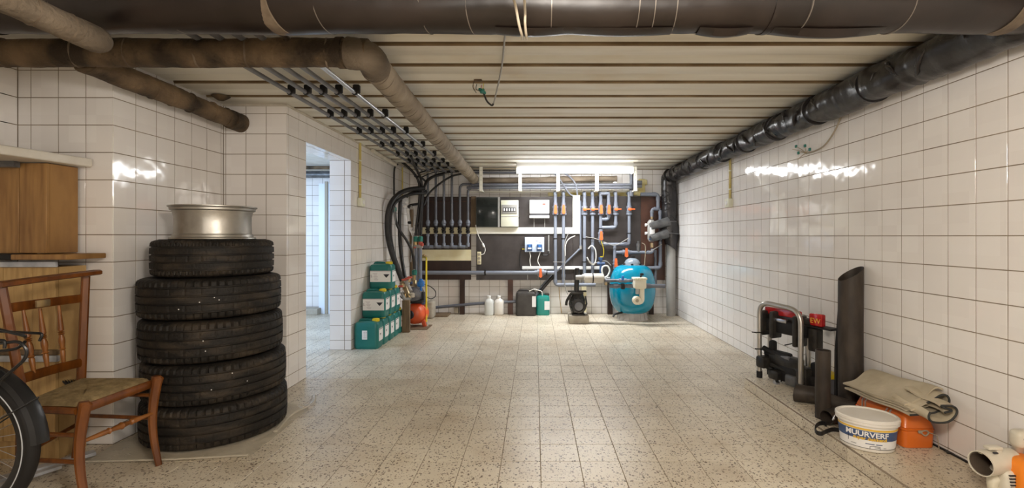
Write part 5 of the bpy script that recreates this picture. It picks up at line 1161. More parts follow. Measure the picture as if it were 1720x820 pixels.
# ------------------------------------------------------------------ shelf and wooden crates
mb = MB(); za = 1.528; th = 0.046
poly = [(-2.85, 1.2), (-2.56, 1.2), (-2.425, 2.625), (-2.85, 2.625)]
bm = bmesh.new(); f = bm.faces.new([bm.verts.new((x, y, za)) for x, y in poly]); r = bmesh.ops.extrude_face_region(bm, geom=[f])
for v in [g for g in r['geom'] if isinstance(g, bmesh.types.BMVert)]: v.co.z += th
bmesh.ops.bevel(bm, geom=list(bm.edges), offset=0.008, segments=3, affect='EDGES', profile=0.5)
bm.verts.index_update(); mb.add([v.co.copy() for v in bm.verts], [[v.index for v in f.verts] for f in bm.faces]); bm.free()
t = thing('wall_shelf', 'white rounded shelf board at the left edge above the wooden crate', 'shelf', (-2.6, 1.9, za)); part('board', mb, MT['white_paint'], t)
for y in (1.5, 2.42): mb = MB(); mb.bb(-2.85, -2.62, y - .015, y + .015, za - 0.03, za); part('bracket', mb, MT['foil_grey'], t)
def planks(t, u_edges, v0, v1, Y, m, d=0.018):
    for k in range(len(u_edges) - 1):
        a = at(u_edges[k] + .3, v0, Y); b = at(u_edges[k + 1] - .3, v1, Y); mb = MB()
        mb.rbox(((a.x + b.x) / 2, Y + d / 2 + 0.0012 * (k % 2), (a.z + b.z) / 2), (b.x - a.x, d, a.z - b.z), 0.002, 1); part('plank', mb, MT[m], t)
t = thing('wooden_crate', 'upper crate of upright pine planks under the white shelf', 'crate', (-2.66, 2.55, at(0, 427, 2.45).z))
planks(t, [-24, 31.5, 78], 274, 425.5, 2.45, 'pine')
zt, zb = at(0, 274, 2.45).z, at(0, 425.5, 2.45).z
mb = MB(); mb.bb(-2.85, at(77.5, 0, 2.45).x, 2.47, 2.62, zb, zt); part('box', mb, MT['pine'], t)
mb = MB(); mb.bb(-2.8, at(70, 0, 2.45).x, 2.452, 2.47, zt, 1.527); part('packing', mb, MT['foil_grey'], t, 'grey foil packing under the shelf')
t = thing('shelf_plank', 'loose brown plank lying between the two crates, sticking out right', 'plank', (-2.6, 2.5, 1.03))
a, b = at(21, 427.5, 2.40), at(115.5, 436.5, 2.40); mb = MB(); mb.rbox(((a.x + b.x) / 2, 2.50, (a.z + b.z) / 2), (b.x - a.x, 0.22, 0.027), 0.004); part('plank', mb, MT['pine'], t)
a, b = at(-20, 426, 2.40), at(21.5, 438, 2.40); mb = MB(); mb.rbox(((a.x + b.x) / 2, 2.46, (a.z + b.z) / 2), (b.x - a.x, 0.14, 0.035), 0.01); part('black_cloth', mb, MT['rubber'], t, 'black cloth at its left end')
t = thing('wooden_crate', 'lower pale crate of slatted planks behind the chair', 'crate', (-2.66, 2.55, 0.03))
planks(t, [-30, 4.5, 53.5, 93], 449, 742, 2.45, 'pine_pale')
x1 = at(92.5, 0, 2.45).x; zt = at(0, 449, 2.45).z; mb = MB(); mb.bb(-2.85, x1, 2.47, 2.62, 0.0, zt); part('box', mb, MT['pine_pale'], t)
for (u0, u1, v0, v1, m, lab) in ((-20, 94, 439.5, 449, 'foil_pale', 'grey plastic strip'), (-20, 97, 588, 596, 'timber', 'dark batten'), (-20, 97, 597.5, 608, 'foil_pale', 'white plastic strip')):
    if m == 'foil_pale' and 'foil_pale' not in MT: mat('foil_pale', (0.34, 0.35, 0.38), 0.35, c2=(0.52, 0.53, 0.55), ns=14, bump=0.4, bs=20)
    a, b = at(u0, v0, 2.44), at(u1, v1, 2.44); mb = MB(); mb.rbox(((a.x + b.x) / 2, 2.443, (a.z + b.z) / 2), (b.x - a.x, 0.02, a.z - b.z), 0.004); part('strip', mb, MT[m], t, lab)
mb = MB(); a = at(104, 660, 2.53)
for k in range(5): mb.lathe([(0.085 - .004 * k + r_ * math.cos(q), -0.035 + 0.016 * k + r_ * math.sin(q)) for r_ in (.008,) for q in [2 * math.pi * j / 8 for j in range(8)]] , (a.x, a.y, a.z), 'Y', 28, False)
solo('hose_coil', mb, MT['hose'], 'black coiled hose hanging beside the lower crate behind the chair', 'hose')
a = at(106, 712, 2.53); mb = MB(); mb.rbox((a.x - .01, 2.545, a.z / 2 + 0.0), (0.09, 0.12, a.z + 0.02), 0.02, 3); solo('teal_bag', mb, MT['teal'], 'dark teal bag on the floor beside the lower crate', 'bag')
mb = MB(); mb.tube([(-2.62, 2.06, .012), (-2.30, 2.50, .02)], 0.012, 4, flat=3); mb.tube([(-2.52, 2.02, .012), (-2.33, 2.35, .02)], 0.01, 4, flat=2.5)
solo('white_batten', mb, MT['foil_pale'], 'pale strips lying on the floor under the chair', 'batten')

# ------------------------------------------------------------------ rush seated chair
t = thing('rush_chair', 'low brown wooden chair with a rush seat and turned spindles', 'chair', (-2.08, 2.2, 0))
W_ = MT['walnut']
def sq(mb, pts, ws, ds=None):
    """bar with a rounded square section along points; widths in x and y"""
    rings = []
    for i, p in enumerate(pts):
        p = V(p); w_ = ws[i] / 2; d_ = (ds or ws)[i] / 2; c = .25
        rings.append([p + V((sx * w_, sy * d_, 0)) for sx, sy in ((1, c), (c, 1), (-c, 1), (-1, c), (-1, -c), (-c, -1), (c, -1), (1, -c))])
    mb.rings(rings); return mb
SH = 0.435
# front legs (sabre curve)
FN, FF = V((-1.935, 2.03, 0)), V((-1.925, 2.405, 0)); BN, BF = V((-2.285, 2.06, 0)), V((-2.305, 2.43, 0))
for p, s in ((FN, 1), (FF, 1)):
    pts = []; ws = []; ds = []
    for k in range(15):
        q = k / 14; z_ = SH * q; off = 0.030 * math.sin(math.pi * q * 1.0) * 1.0 - 0.012 * q
        pts.append((p.x + 0.035 - off - 0.02 * q, p.y, z_)); ww = 0.030 + 0.020 * q - (0.006 if k == 0 else 0); ws.append(ww * (1.15 if k == 14 else 1)); ds.append(0.034 + 0.010 * q)
    pts.append((pts[-1][0] - 0.005, p.y, SH + 0.012)); ws.append(0.04); ds.append(0.034)
    mb = MB(); sq(mb, pts, ws, ds); part('front_leg', mb, W_, t)
# back posts: far one upright, near one raked
mb = MB(); top = at(144, 462, 2.43); sq(mb, [(BF.x - 0.035, BF.y, 0), (BF.x - .01, BF.y, 0.2), (BF.x, BF.y, SH), (top.x, 2.43, top.z)], [.030, .036, .044, .040], [.03, .034, .038, .034]); part('back_post', mb, W_, t)
mb = MB(); n1 = at(36, 655, 2.06); n2 = at(3, 480, 2.03); sq(mb, [(n1.x - .03, 2.06, 0), (n1.x - .005, 2.06, .2), (n1.x, 2.06, n1.z), (n2.x, 2.03, n2.z)], [.03, .036, .042, .038], [.03, .034, .036, .034]); part('back_post', mb, W_, t)
def rail(u0, v0, Y0, u1, v1, Y1, h, d, name='rail'):
    a, b = at(u0, v0, Y0), at(u1, v1, Y1); mb = MB(); n = 8; rings = []
    for k in range(n + 1):
        p = a.lerp(b, k / n) + V((-0.012 * math.sin(math.pi * k / n), 0, 0)); rings.append([p + V((sx * d / 2, 0, sz_ * h / 2)) for sx, sz_ in ((1, .6), (.6, 1), (-.6, 1), (-1, .6), (-1, -.6), (-.6, -1), (.6, -1), (1, -.6))])
    mb.rings(rings); return part(name, mb, W_, t)
rail(-6, 479, 2.0, 163, 457.5, 2.45, 0.026, 0.055, 'crest_rail')
r_ = rail(14, 517.5, 2.05, 138, 501, 2.43, 0.040, 0.018, 'upper_rail')
rail(36, 636.5, 2.06, 138, 608.5, 2.43, 0.042, 0.018, 'lower_rail')
mb = MB(); mb.rbox(at(72, 509.5, 2.16), (0.012, 0.06, 0.032), 0.003); part('brass_plate', mb, MT['brass'], r_, 'small brass plate on the upper rail')
for (u0, v0, u1, v1, Y) in ((39, 521, 57, 627, 2.12), (67, 518, 79.5, 619, 2.21), (99, 513, 107, 612, 2.31)):
    a, b = at(u0, v0, Y), at(u1, v1, Y + .01); mb = MB(); pts = []; rr = []
    for q, r in ((0, .006), (.08, .0068), (.35, .011), (.42, .012), (.44, .007), (.455, .014), (.47, .007), (.485, .014), (.50, .008), (.56, .0125), (.62, .013), (.72, .009), (.74, .014), (.755, .008), (.78, .011), (.9, .009), (1, .007)):
        pts.append(a.lerp(b, q)); rr.append(r)
    mb.tube(pts, rr, 12); part('spindle', mb, MT['walnut_turned'], t)
# seat rails and rush seat
SZ = 0.425
c4 = [V((FN.x - .006, FN.y, SZ)), V((FF.x - .006, FF.y, SZ)), V((BF.x + .01, BF.y - .01, SZ - .005)), V((n1.x, 2.07, SZ - .005))]
for i, j in ((0, 1), (1, 2), (2, 3), (3, 0)):
    mb = MB(); a, b = c4[i] + V((0, 0, -.018)), c4[j] + V((0, 0, -.018)); mb.tube([a, b], 0.021 if i == 0 else 0.016, 8, flat=0.62 if i == 0 else 1); part('seat_rail', mb, W_, t)
mb = MB(); n = 44; vs = []; fs = []
for lay in (0, 1):
    for j in range(n + 1):
        for i in range(n + 1):
            s, q = i / n, j / n; p = c4[0].lerp(c4[1], s).lerp(c4[3].lerp(c4[2], s), q)
            e = min(s, 1 - s, q, 1 - q); tri = min(s, 1 - s) < min(q, 1 - q)
            z_ = 0.012 + 0.012 * math.sin(min(e * 3, 1) * math.pi / 2) - 0.010 * max(0, e - .25) / .25 + 0.0022 * math.cos(e * n * math.pi * 1.0) + (0.0 if abs(min(s, 1 - s) - min(q, 1 - q)) > .02 else -.003)
            if e == 0: z_ = 0.0
            vs.append(p + V((0, 0, z_ if lay == 0 else -0.022 * min(1, e * 6))))
m1 = (n + 1) ** 2
for j in range(n):
    for i in range(n):
        k = j * (n + 1) + i; fs.append((k, k + 1, k + n + 2, k + n + 1)); fs.append((m1 + k, m1 + k + n + 1, m1 + k + n + 2, m1 + k + 1))
mb.add(vs, fs); part('rush_seat', mb, MT['rush'], t)
# stretchers
def turned(a, b, m='walnut_turned', r=.011):
    mb = MB(); pts = []; rr = []
    for q, s in ((0, .7), (.1, .8), (.3, 1.15), (.33, .8), (.345, 1.35), (.36, .8), (.5, 1.25), (.515, 1.6), (.53, 1.25), (.64, .8), (.655, 1.35), (.67, .8), (.7, 1.15), (.9, .8), (1, .7)): pts.append(V(a).lerp(V(b), q)); rr.append(r * s)
    mb.tube(pts, rr, 12); part('front_stretcher', mb, MT[m], t)
turned((FN.x + .008, FN.y, .275), (FF.x + .008, FF.y, .262))
def bar(a, b, r=.0095): mb = MB(); mb.tube([a, b], r, 8); part('stretcher', mb, W_, t)
bar((FN.x, FN.y, .305), (n1.x - .01, 2.06, .30)); bar((FN.x + .005, FN.y, .19), (n1.x - .015, 2.06, .19)); bar((FF.x, FF.y, .235), (BF.x - .01, BF.y, .24)); bar((FF.x, FF.y, .35), (BF.x - .01, BF.y, .35)); bar((n1.x - .01, 2.06, .20), (BF.x - .01, BF.y, .20))

# ------------------------------------------------------------------ bicycle at the left edge
t = thing('bicycle', 'black bicycle at the left edge, rear wheel with a reflective stripe and a luggage rack', 'bicycle', (-2.29, 1.9, 0))
def ringtube(mb, c, R1, r, n=60, m=8, plane='Y', flat=None):
    mb.tube([V((c[0] + R1 * math.cos(a), c[1], c[2] + R1 * math.sin(a))) for a in [2 * math.pi * k / n for k in range(n)]], r, m, close=True, flat=flat)
def wheel(cx_, nm):
    c = (cx_, 1.9, 0.318); mb = MB(); ringtube(mb, c, 0.291, 0.027, 72, 12); wv = part(nm, mb, MT['rubber'], t)
    for s in (-1, 1): mb = MB(); ringtube(mb, (c[0], c[1] + s * 0.0235, c[2]), 0.282, 0.0048, 72, 6, flat=0.6); part('reflective_stripe', mb, MT['reflex'], wv)
    mb = MB(); mb.rings([[(c[0] + r * math.cos(a), c[1] + y, c[2] + r * math.sin(a)) for r, y in ((.270, -.014), (.245, -.012), (.238, -.006), (.238, .006), (.245, .012), (.270, .014))] for a in [2 * math.pi * k / 60 for k in range(60)]], close=True); part('rim', mb, MT['bike_black'], wv)
    mb = MB(); mb.lathe([(.012, -.05), (.03, -.04), (.03, -.032), (.018, -.03), (.018, .03), (.03, .032), (.03, .04), (.012, .05)], c, 'Y', 20); part('hub', mb, MT['steel'], wv)
    for k in range(32):
        a = 2 * math.pi * k / 32; b = a + (0.9 if k % 2 else -0.9) * .45; s = 1 if (k // 2) % 2 else -1
        mb = MB(); mb.tube([(c[0] + .028 * math.cos(b), c[1] + s * .035, c[2] + .028 * math.sin(b)), (c[0] + .24 * math.cos(a), c[1], c[2] + .24 * math.sin(a))], 0.0014, 5); part('spoke', mb, MT['steel'], wv)
    return c
wc = wheel(-2.29, 'rear_wheel'); wheel(-3.38, 'front_wheel')
def fend(c, a0, a1):
    mb = MB(); rings = []
    for k in range(31):
        a = R_(a0 + (a1 - a0) * k / 30); rings.append([(c[0] + r * math.cos(a), c[1] + y, c[2] + r * math.sin(a)) for r, y in ((.322, -.034), (.338, -.026), (.344, 0), (.338, .026), (.322, .034), (.325, .030), (.334, .022), (.340, 0), (.334, -.022), (.325, -.030))])
    mb.rings(rings); part('mudguard', mb, MT['bike_black'], t)
fend(wc, 2, 175); fend((-3.38, 1.9, .318), 30, 190)
for s in (-1, 1):
    mb = MB(); mb.tube([V((wc[0], 1.9 + s * .05, wc[2])), at(65, 668, 1.9 + s * .035)], 0.003, 6); part('mudguard_stay', mb, MT['bike_black'], t)
# rack
zr = at(0, 566, 1.9).z
for s, dv in ((-1, 0), (1, 0)):
    y = 1.9 + s * 0.065
    mb = MB(); mb.tube(fillet([(-2.62, y, zr + .03), (-2.03 if s < 0 else -2.02, y, zr), (-2.035, y, zr - .03)], 0.03), 0.0055, 8); part('rack_rail', mb, MT['bike_black'], t)
mb = MB(); P = lambda u, v, s=0: at(u, v, 1.9 + s)
mb.tube(fillet([P(-120, 548, -.06), P(-5, 553, -.06), P(41, 564, -.06), P(43, 567, .0), P(41, 564, .06), P(-5, 553, .06), P(-120, 548, .06)], 0.02), 0.006, 8); part('rack_top', mb, MT['bike_black'], t)
mb = MB(); mb.tube(fillet([P(-110, 583, -.06), P(0, 577, -.06), P(34, 573, -.06), P(47, 590, -.055), P(40, 606, -.055), P(0, 640, -.05), P(-70, 748, -.055)], 0.03), 0.006, 8); part('rack_side', mb, MT['bike_black'], t)
mb = MB(); mb.tube(fillet([P(-110, 594, .06), P(0, 590, .06), P(30, 586, .06), P(42, 574, .05)], 0.03), 0.006, 8); part('rack_side', mb, MT['bike_black'], t)
mb = MB(); mb.tube(fillet([P(-60, 612, 0), P(0, 618, 0), P(22, 640, 0), P(30, 655, 0)], 0.03), 0.0055, 8); part('rack_side', mb, MT['bike_black'], t)
for u in (-60, -20, 18): mb = MB(); mb.tube([P(u, 557, -.06), P(u, 557, .06)], 0.005, 6); part('rack_bar', mb, MT['bike_black'], t)
# frame, saddle, fork, handlebar (outside the frame to the left)
def ft(a, b, r, nm='frame_tube'): mb = MB(); mb.tube([a, b], r, 12); part(nm, mb, MT['bike_black'], t)
bb_, st, hd = V((-2.70, 1.9, .29)), V((-2.80, 1.9, .74)), V((-3.22, 1.9, .76))
for s in (-.045, .045): ft((wc[0], 1.9 + s, wc[2]), bb_ + V((0, s * .5, 0)), .009); ft((wc[0], 1.9 + s, wc[2]), st + V((0, s * .4, -.06)), .008)
ft(bb_, st + V((-.03, 0, .1)), .017); ft(bb_, hd + V((0, 0, -.12)), .019); ft(st, hd, .016); ft(hd + V((-.01, 0, .08)), V((-3.30, 1.9, .5)), .018)
for s in (-.05, .05): ft((-3.30, 1.9 + s, .5), (-3.38, 1.9 + s, .318), .010, 'fork_blade')
mb = MB(); mb.tube(fillet([(-3.05, 1.62, .92), (-3.2, 1.68, .94), (-3.22, 1.9, .94), (-3.2, 2.12, .94), (-3.05, 2.18, .92)], .06), .012, 10); part('handlebar', mb, MT['bike_black'], t)
mb = MB(); mb.rings([[(-2.83 + x_, 1.9 + w2 * math.cos(a), .88 + .03 * math.sin(a)) for a in [2 * math.pi * k / 14 for k in range(14)]] for x_, w2 in ((.14, .05), (.12, .09), (.04, .085), (-.06, .035), (-.14, .018))]); part('saddle', mb, MT['rubber'], t)
# ------------------------------------------------------------------ right ledge
def L(u, v, z=LZ):                                   # point on the ledge top seen at u, v
    return at(u, v, fl(v, z))
def TU(a, b, r, n=16): mb = MB(); mb.tube([a, b], r, n); return mb
# folded bicycle carrier
t = thing('bicycle_carrier', 'folded tow-bar bicycle carrier with red tail lamps standing on the ledge', 'carrier', L(1310, 648))
A1, A2 = V((1.712, 3.655, LZ)), V((1.848, 3.33, LZ)); hgt = 0.56
mb = MB(); mb.tube(fillet([A1, A1 + V((0, 0, hgt + .02)), A2 + V((0, 0, hgt)), A2], 0.10, 8), 0.0175, 16); part('frame_hoop', mb, MT['alu'], t, 'bent aluminium hoop')
B1, B2 = V((1.83, 3.735, LZ)), V((1.955, 3.43, LZ))
part('rear_tube', TU(B1, B1 + V((0, 0, .42)), 0.017), MT['alu'], t); part('rear_tube', TU(B2, B2 + V((0, 0, .44)), 0.019), MT['alu'], t)
for p in (A1, A2, B1, B2): mb = MB(); mb.lathe([(.021, 0), (.021, .05)], p, 'Z', 14); part('foot_cap', mb, MT['rubber'], t)
dirv = (A2 - A1).normalized(); nrm = V((-dirv.y, dirv.x, 0)) * -1
if nrm.x < 0: nrm = -nrm
def bx(q, off, z, l, d, h, r=.01): 
    """box along the hoop: q 0..1 along, off towards the wall"""
    c = A1.lerp(A2, q) + nrm * off; mb = MB(); mb.M = Matrix.Translation(c + V((0, 0, z - c.z))) @ Matrix.Rotation(math.atan2(dirv.y, dirv.x), 4, 'Z'); mb.rbox((0, 0, 0), (l, d, h), r); return mb
part('lamp_board', bx(.42, .07, .585, .30, .03, .055, .008), MT['red_lens'], t, 'red tail lamp bar')
o_ = part('tail_lamp', bx(1.18, .08, .572, .10, .04, .085, .01), MT['red_lens'], t, 'red tail lamp with pale reflector letters')
mm = Matrix.Translation(A1.lerp(A2, 1.18) + nrm * (.08 - .0215) + V((0, 0, .565 - LZ))) @ Matrix.Rotation(math.atan2(dirv.y, dirv.x), 4, 'Z') @ FACE
part('lettering', text_mb('EW', 0.05, mm), MT['paint_yellow'], o_)
part('wheel_tray', bx(.30, .045, .49, .035, .10, .20, .012), MT['pump_black'], t); part('wheel_tray', bx(.86, .05, .475, .035, .12, .22, .012), MT['pump_black'], t)
part('wheel_tray', bx(.02, .05, .49, .05, .10, .19, .018), MT['pump_black'], t)
part('tray_body', bx(.5, .07, .48, .36, .08, .10, .02), MT['rubber'], t); part('tray_body', bx(.55, .09, .54, .40, .06, .06, .02), MT['pump_black'], t)
mb = bx(.42, .03, .53, .14, .02, .03, .008); part('bright_tube', mb, MT['steel'], t)
part('plate_flap', bx(1.15, .10, .522, .26, .10, .012, .004), MT['rubber'], t); part('arm', bx(1.12, .09, .43, .07, .07, .16, .012), MT['pump_black'], t)
for k, (q, off, z_, l, d, h, m) in enumerate(((.10, .03, .20, .08, .14, .09, 'pump_black'), (.35, .05, .27, .22, .06, .06, 'rubber'), (.55, .05, .23, .26, .07, .10, 'pump_black'), (.62, .06, .15, .18, .10, .12, 'rubber'), (.85, .06, .17, .16, .09, .12, 'pump_black'),
        (.98, .10, .13, .14, .08, .10, 'rubber'), (.40, .02, .13, .09, .10, .07, 'pump_black'), (.75, .03, .12, .09, .07, .08, 'foil_grey'), (1.12, .11, .20, .07, .07, .14, 'rubber'), (1.12, .11, .10, .09, .10, .05, 'pump_black'), (.2, .06, .32, .05, .05, .09, 'rubber'))):
    part('hinge_block', bx(q, off, z_, l, d, h, .018), MT[m], t)
for (q0, o0, z0, q1, o1, z1, r) in ((.05, .02, .30, .75, .06, .22, .02), (.15, .05, .26, .7, .02, .27, .014), (.3, .0, .20, .9, .05, .14, .016), (.1, .02, .17, .5, .07, .11, .018)):
    a = A1.lerp(A2, q0) + nrm * o0; b = A1.lerp(A2, q1) + nrm * o1; a.z, b.z = z0, z1; part('clamp_arm', TU(a, b, r, 10), MT['rubber' if r > .015 else 'conduit'], t)
for (u0, v0, Y0, u1, v1, Y1) in ((1263, 558, 3.62, 1300, 560, 3.62), (1268, 586, 3.62, 1285, 587, 3.62), (1318, 580, 3.4, 1342, 575, 3.42)): part('spoke_strap', TU(at(u0, v0, Y0), at(u1, v1, Y1), .004, 6), MT['rubber'], t)
for k in range(4):
    a = A1.lerp(A2, .35 + .12 * k) + nrm * .03; a.z = LZ + .012; b = a + V((.03, -.05, .05 + .01 * k)); c = b + V((.03, .0, .04)); mb = MB(); mb.tube(spline([a, b, c], 6), .005, 6); part('strap', mb, MT['rubber'], t)
mb = MB(); mb.tube(spline([at(1368, 570, 3.5), at(1371, 577, 3.45), at(1368, 585, 3.45), at(1362, 589, 3.45)], 6), .004, 6); part('cable', mb, MT['rubber'], t)
part('round_knob', MB().lathe([(.012, -.02), (.03, -.014), (.03, .014), (.012, .02)], at(1304, 646, 3.5), 'X', 16), MT['steel'], t)

def hollow(mb, pts, r, th=.004, n=28, cut=None):
    """open tube with wall thickness; cut = function giving extra height of the far rim"""
    pts = [V(p) for p in pts]; a, b = pts[0], pts[-1]; d = (b - a).normalized(); up = V((0, 0, 1)) if abs(d.z) < .9 else V((0, 1, 0)); s = d.cross(up).normalized(); u = s.cross(d)
    rr = r if isinstance(r, (list, tuple)) else [r] * len(pts)
    def ring(p, r_, c=False): return [p + (s * math.cos(x) + u * math.sin(x)) * r_ + (d * cut(s * math.cos(x) + u * math.sin(x)) if (c and cut) else V()) for x in [2 * math.pi * k / n for k in range(n)]]
    R1 = [ring(p, rr[i], i == len(pts) - 1) for i, p in enumerate(pts)] + [ring(p, rr[i] - th, i == len(pts) - 1) for i, p in reversed(list(enumerate(pts)))]
    mb.rings(R1, close=True); return mb
p = L(1431, 668); px_, py_ = 1.978, 3.00
sc_ = V((0.55, -0.83, 0)).normalized()
mb = hollow(MB(), [(px_, py_, LZ), (px_ - .002, py_, .5), (px_, py_, 0.915)], .069, .005, 40, cut=lambda w_: 0.045 * w_.dot(V((1, -.1, 0))))
solo('cut_pipe', mb, MT['dark_tube'], 'tall dark pipe with a slanted cut top leaning space by the right wall', 'pipe')
mb = MB(); a0 = at(1408, 684, 3.12); mb.ext([at(1404, 690, 3.10), at(1416, 690, 3.10), at(1416, 520, 3.14), at(1411, 512, 3.14), at(1405, 590, 3.12)], (0, .02, 0))
solo('dark_plank', mb, MT['rubber'], 'narrow black plank upright behind the tall cut pipe', 'plank')
q = L(1382, 702); mb = hollow(MB(), [(q.x, q.y, LZ), (q.x, q.y, .25), (q.x + .002, q.y, .474)], .041, .004, 28)
solo('standing_pipe', mb, MT['dark_tube'], 'short dark pipe standing upright at the front of the ledge', 'pipe')
# lying flared pipe: wide end left, tapering behind the standing pipe
a = at(1337, 672, 3.12); b = at(1398, 682, 2.98); c = at(1428, 697, 2.90)
mb = hollow(MB(), [(a.x, a.y, LZ + .056), (a.x + .10, a.y - .04, LZ + .054), (b.x, b.y, LZ + .046), (c.x + .02, c.y - .02, LZ + .04)], [.056, .053, .045, .038], .004, 28)
solo('flared_pipe', mb, MT['dark_tube'], 'flared dark pipe lying behind the short upright one', 'pipe')
a = at(1389, 706, 2.74); mb = hollow(MB(), [(a.x - .01, a.y - .01, LZ + .043), (a.x + .15, a.y + .06, LZ + .043)], .042, .005, 28)
solo('pipe_stub', mb, MT['dark_tube'], 'short dark pipe stub with its open end facing the room beside the bucket', 'pipe')
mb = MB(); lp = [L(1412, 727), L(1398, 726), L(1388, 729), L(1380, 733), L(1372, 731), L(1369, 724), L(1374, 717), L(1383, 715), L(1388, 718)]
mb.tube(spline([V((p.x, p.y, LZ + .014)) for p in lp], 6), 0.013, 6, flat=0.25); solo('strap_loop', mb, MT['rubber'], 'looped black strap on the ledge edge left of the bucket', 'strap')
mb = MB(); mb.bb(1.99, 2.05, 3.08, 3.14, LZ, LZ + .10); mb.bb(2.0, 2.05, 3.06, 3.14, LZ + .10, LZ + .14)
t = thing('small_case', 'small case with a yellow stripe by the wall behind the short upright pipe', 'box', (2.01, 3.25, LZ))
mb = MB(); mb.rbox((2.0, 3.30, LZ + .06), (.09, .22, .12), .01); part('body', mb, MT['conduit'], t); mb = MB(); mb.rbox((2.0, 3.30, LZ + .135), (.09, .22, .03), .006); part('lid', mb, MT['yellow'], t)
mb = MB(); mb.rbox((1.953, 3.27, LZ + .09), (.006, .14, .03), .002, 1); part('latch_plate', mb, MT['label_white'], t)

# paint bucket
BC = V((1.706, 2.462, LZ)); ang = R_(-28); ca, sa = math.cos(ang), math.sin(ang)
def ell(a, b, z, n=64): return [(BC.x + a * math.cos(q) * ca - b * math.sin(q) * sa, BC.y + a * math.cos(q) * sa + b * math.sin(q) * ca, z) for q in [2 * math.pi * k / n for k in range(n)]]
def ell_pt(a, b, q, z, out=0.0): 
    x, y = (a + out) * math.cos(q), (b + out) * math.sin(q); return V((BC.x + x * ca - y * sa, BC.y + x * sa + y * ca, z))
t = thing('paint_bucket', 'white oval wall paint bucket with a blue and yellow label on the ledge', 'bucket', BC)
za, zb_ = LZ, LZ + .150; a0, b0, a1, b1 = .116, .094, .130, .108
mb = MB(); mb.rings([ell(a0 - .008, b0 - .008, za), ell(a0, b0, za + .006)] + [ell(a0 + (a1 - a0) * k / 6, b0 + (b1 - b0) * k / 6, za + .006 + (zb_ - za - .006) * k / 6) for k in range(1, 7)]); part('body', mb, MT['bucket_white'], t)
mb = MB(); mb.rings([ell(a1 + .003, b1 + .003, zb_ - .016), ell(a1 + .009, b1 + .009, zb_ - .014), ell(a1 + .009, b1 + .009, zb_ - .004), ell(a1 + .006, b1 + .006, zb_ - .001), ell(a1 + .011, b1 + .011, zb_ + .001), ell(a1 + .010, b1 + .010, zb_ + .012), ell(a1 + .005, b1 + .005, zb_ + .016), ell(a1 - .004, b1 - .004, zb_ + .016), ell(a1 - .009, b1 - .009, zb_ + .011), ell(.02, .02, zb_ + .011)]); part('lid', mb, MT['bucket_white'], t)
q0, q1 = R_(-172), R_(2)                              # label faces the room
def lab(za_, zb2, m, name, qa=0.0, qb=1.0, out=.0012, parent=t):
    mb = MB(); n = 40; rings = []
    for k in range(n + 1):
        q = q0 + (q1 - q0) * (qa + (qb - qa) * k / n); f0 = (za_ - LZ) / .150; f1 = (zb2 - LZ) / .150
        A_ = [ell_pt(a0 + (a1 - a0) * f, b0 + (b1 - b0) * f, q, z, o) for f, z, o in ((f0, za_, out), (f1, zb2, out), (f1, zb2, out - .0008), (f0, za_, out - .0008))]; rings.append(A_)
    mb.rings(rings); return part(name, mb, MT[m], parent)
lb = lab(LZ + .020, LZ + .124, 'label_white', 'label')
lab(LZ + .111, LZ + .121, 'paint_yellow', 'stripe', .0, .97, .0022, lb)
lab(LZ + .064, LZ + .109, 'paint_blue', 'blue_field', .0, .90, .0022, lb)
lab(LZ + .0205, LZ + .0225, 'ink', 'base_line', .0, 1.0, .0022, lb)
def bwarp(zc, out, qc):
    def f(p):
        z = zc + p.y; fz = (z - LZ) / .150; A_, B_ = a0 + (a1 - a0) * fz, b0 + (b1 - b0) * fz
        q = qc + p.x / ((A_ + B_) / 2 * 1.03); return ell_pt(A_, B_, q, z, out + p.z)
    return f
QC = R_(-96)
part('lettering', text_mb('MUURVERF', .036, Matrix.Identity(4), .0006, warp=bwarp(LZ + .0910, .0030, QC), bold=.0009), MT['label_white'], lb)
part('lettering', text_mb('super dekkend', .0225, Matrix.Identity(4), .0006, warp=bwarp(LZ + .0705, .0038, QC + .12), bold=.0007), MT['paint_yellow'], lb, 'yellow script line under the word')
mb = MB()
for (x0, x1, z) in ((-.005, .030, .046), (.036, .062, .046)):
    w_ = bwarp(LZ + z, .0028, QC); n = 8; mb.rings([[w_(V((x0 + (x1 - x0) * k / n, y, zz_))) for y, zz_ in ((-.0018, 0), (.0018, 0), (.0018, -.0005), (-.0018, -.0005))] for k in range(n + 1)])
part('print', mb, MT['paint_blue'], lb)
mb = MB()
for pts in ([(.012, .021), (.012, .034), (.022, .037), (.052, .037), (.052, .021)], [(-.075, .045), (-.075, .075)], [(-.086, .066), (-.070, .066)]):
    w_ = bwarp(LZ, .0034, QC); mb.tube([w_(V((x, y, 0))) for x, y in pts], .0010, 5)
for (x0, x1, z) in ((-.062, -.040, .036), (.03, .05, .031), (.066, .078, .030)):
    w_ = bwarp(LZ, .0034, QC); mb.tube([w_(V((x0 + (x1 - x0) * k / 4, z, 0))) for k in range(5)], .0009, 5)
part('print', mb, MT['ink'], lb)
mb = MB(); mb.tube(spline([ell_pt(a1, b1, R_(175), zb_ - .02, .01), ell_pt(a1, b1, R_(180), zb_ - .045, .02), ell_pt(a1, b1, R_(190), zb_ - .03, .015)], 5), .003, 6); part('bail_ear', mb, MT['steel'], t)

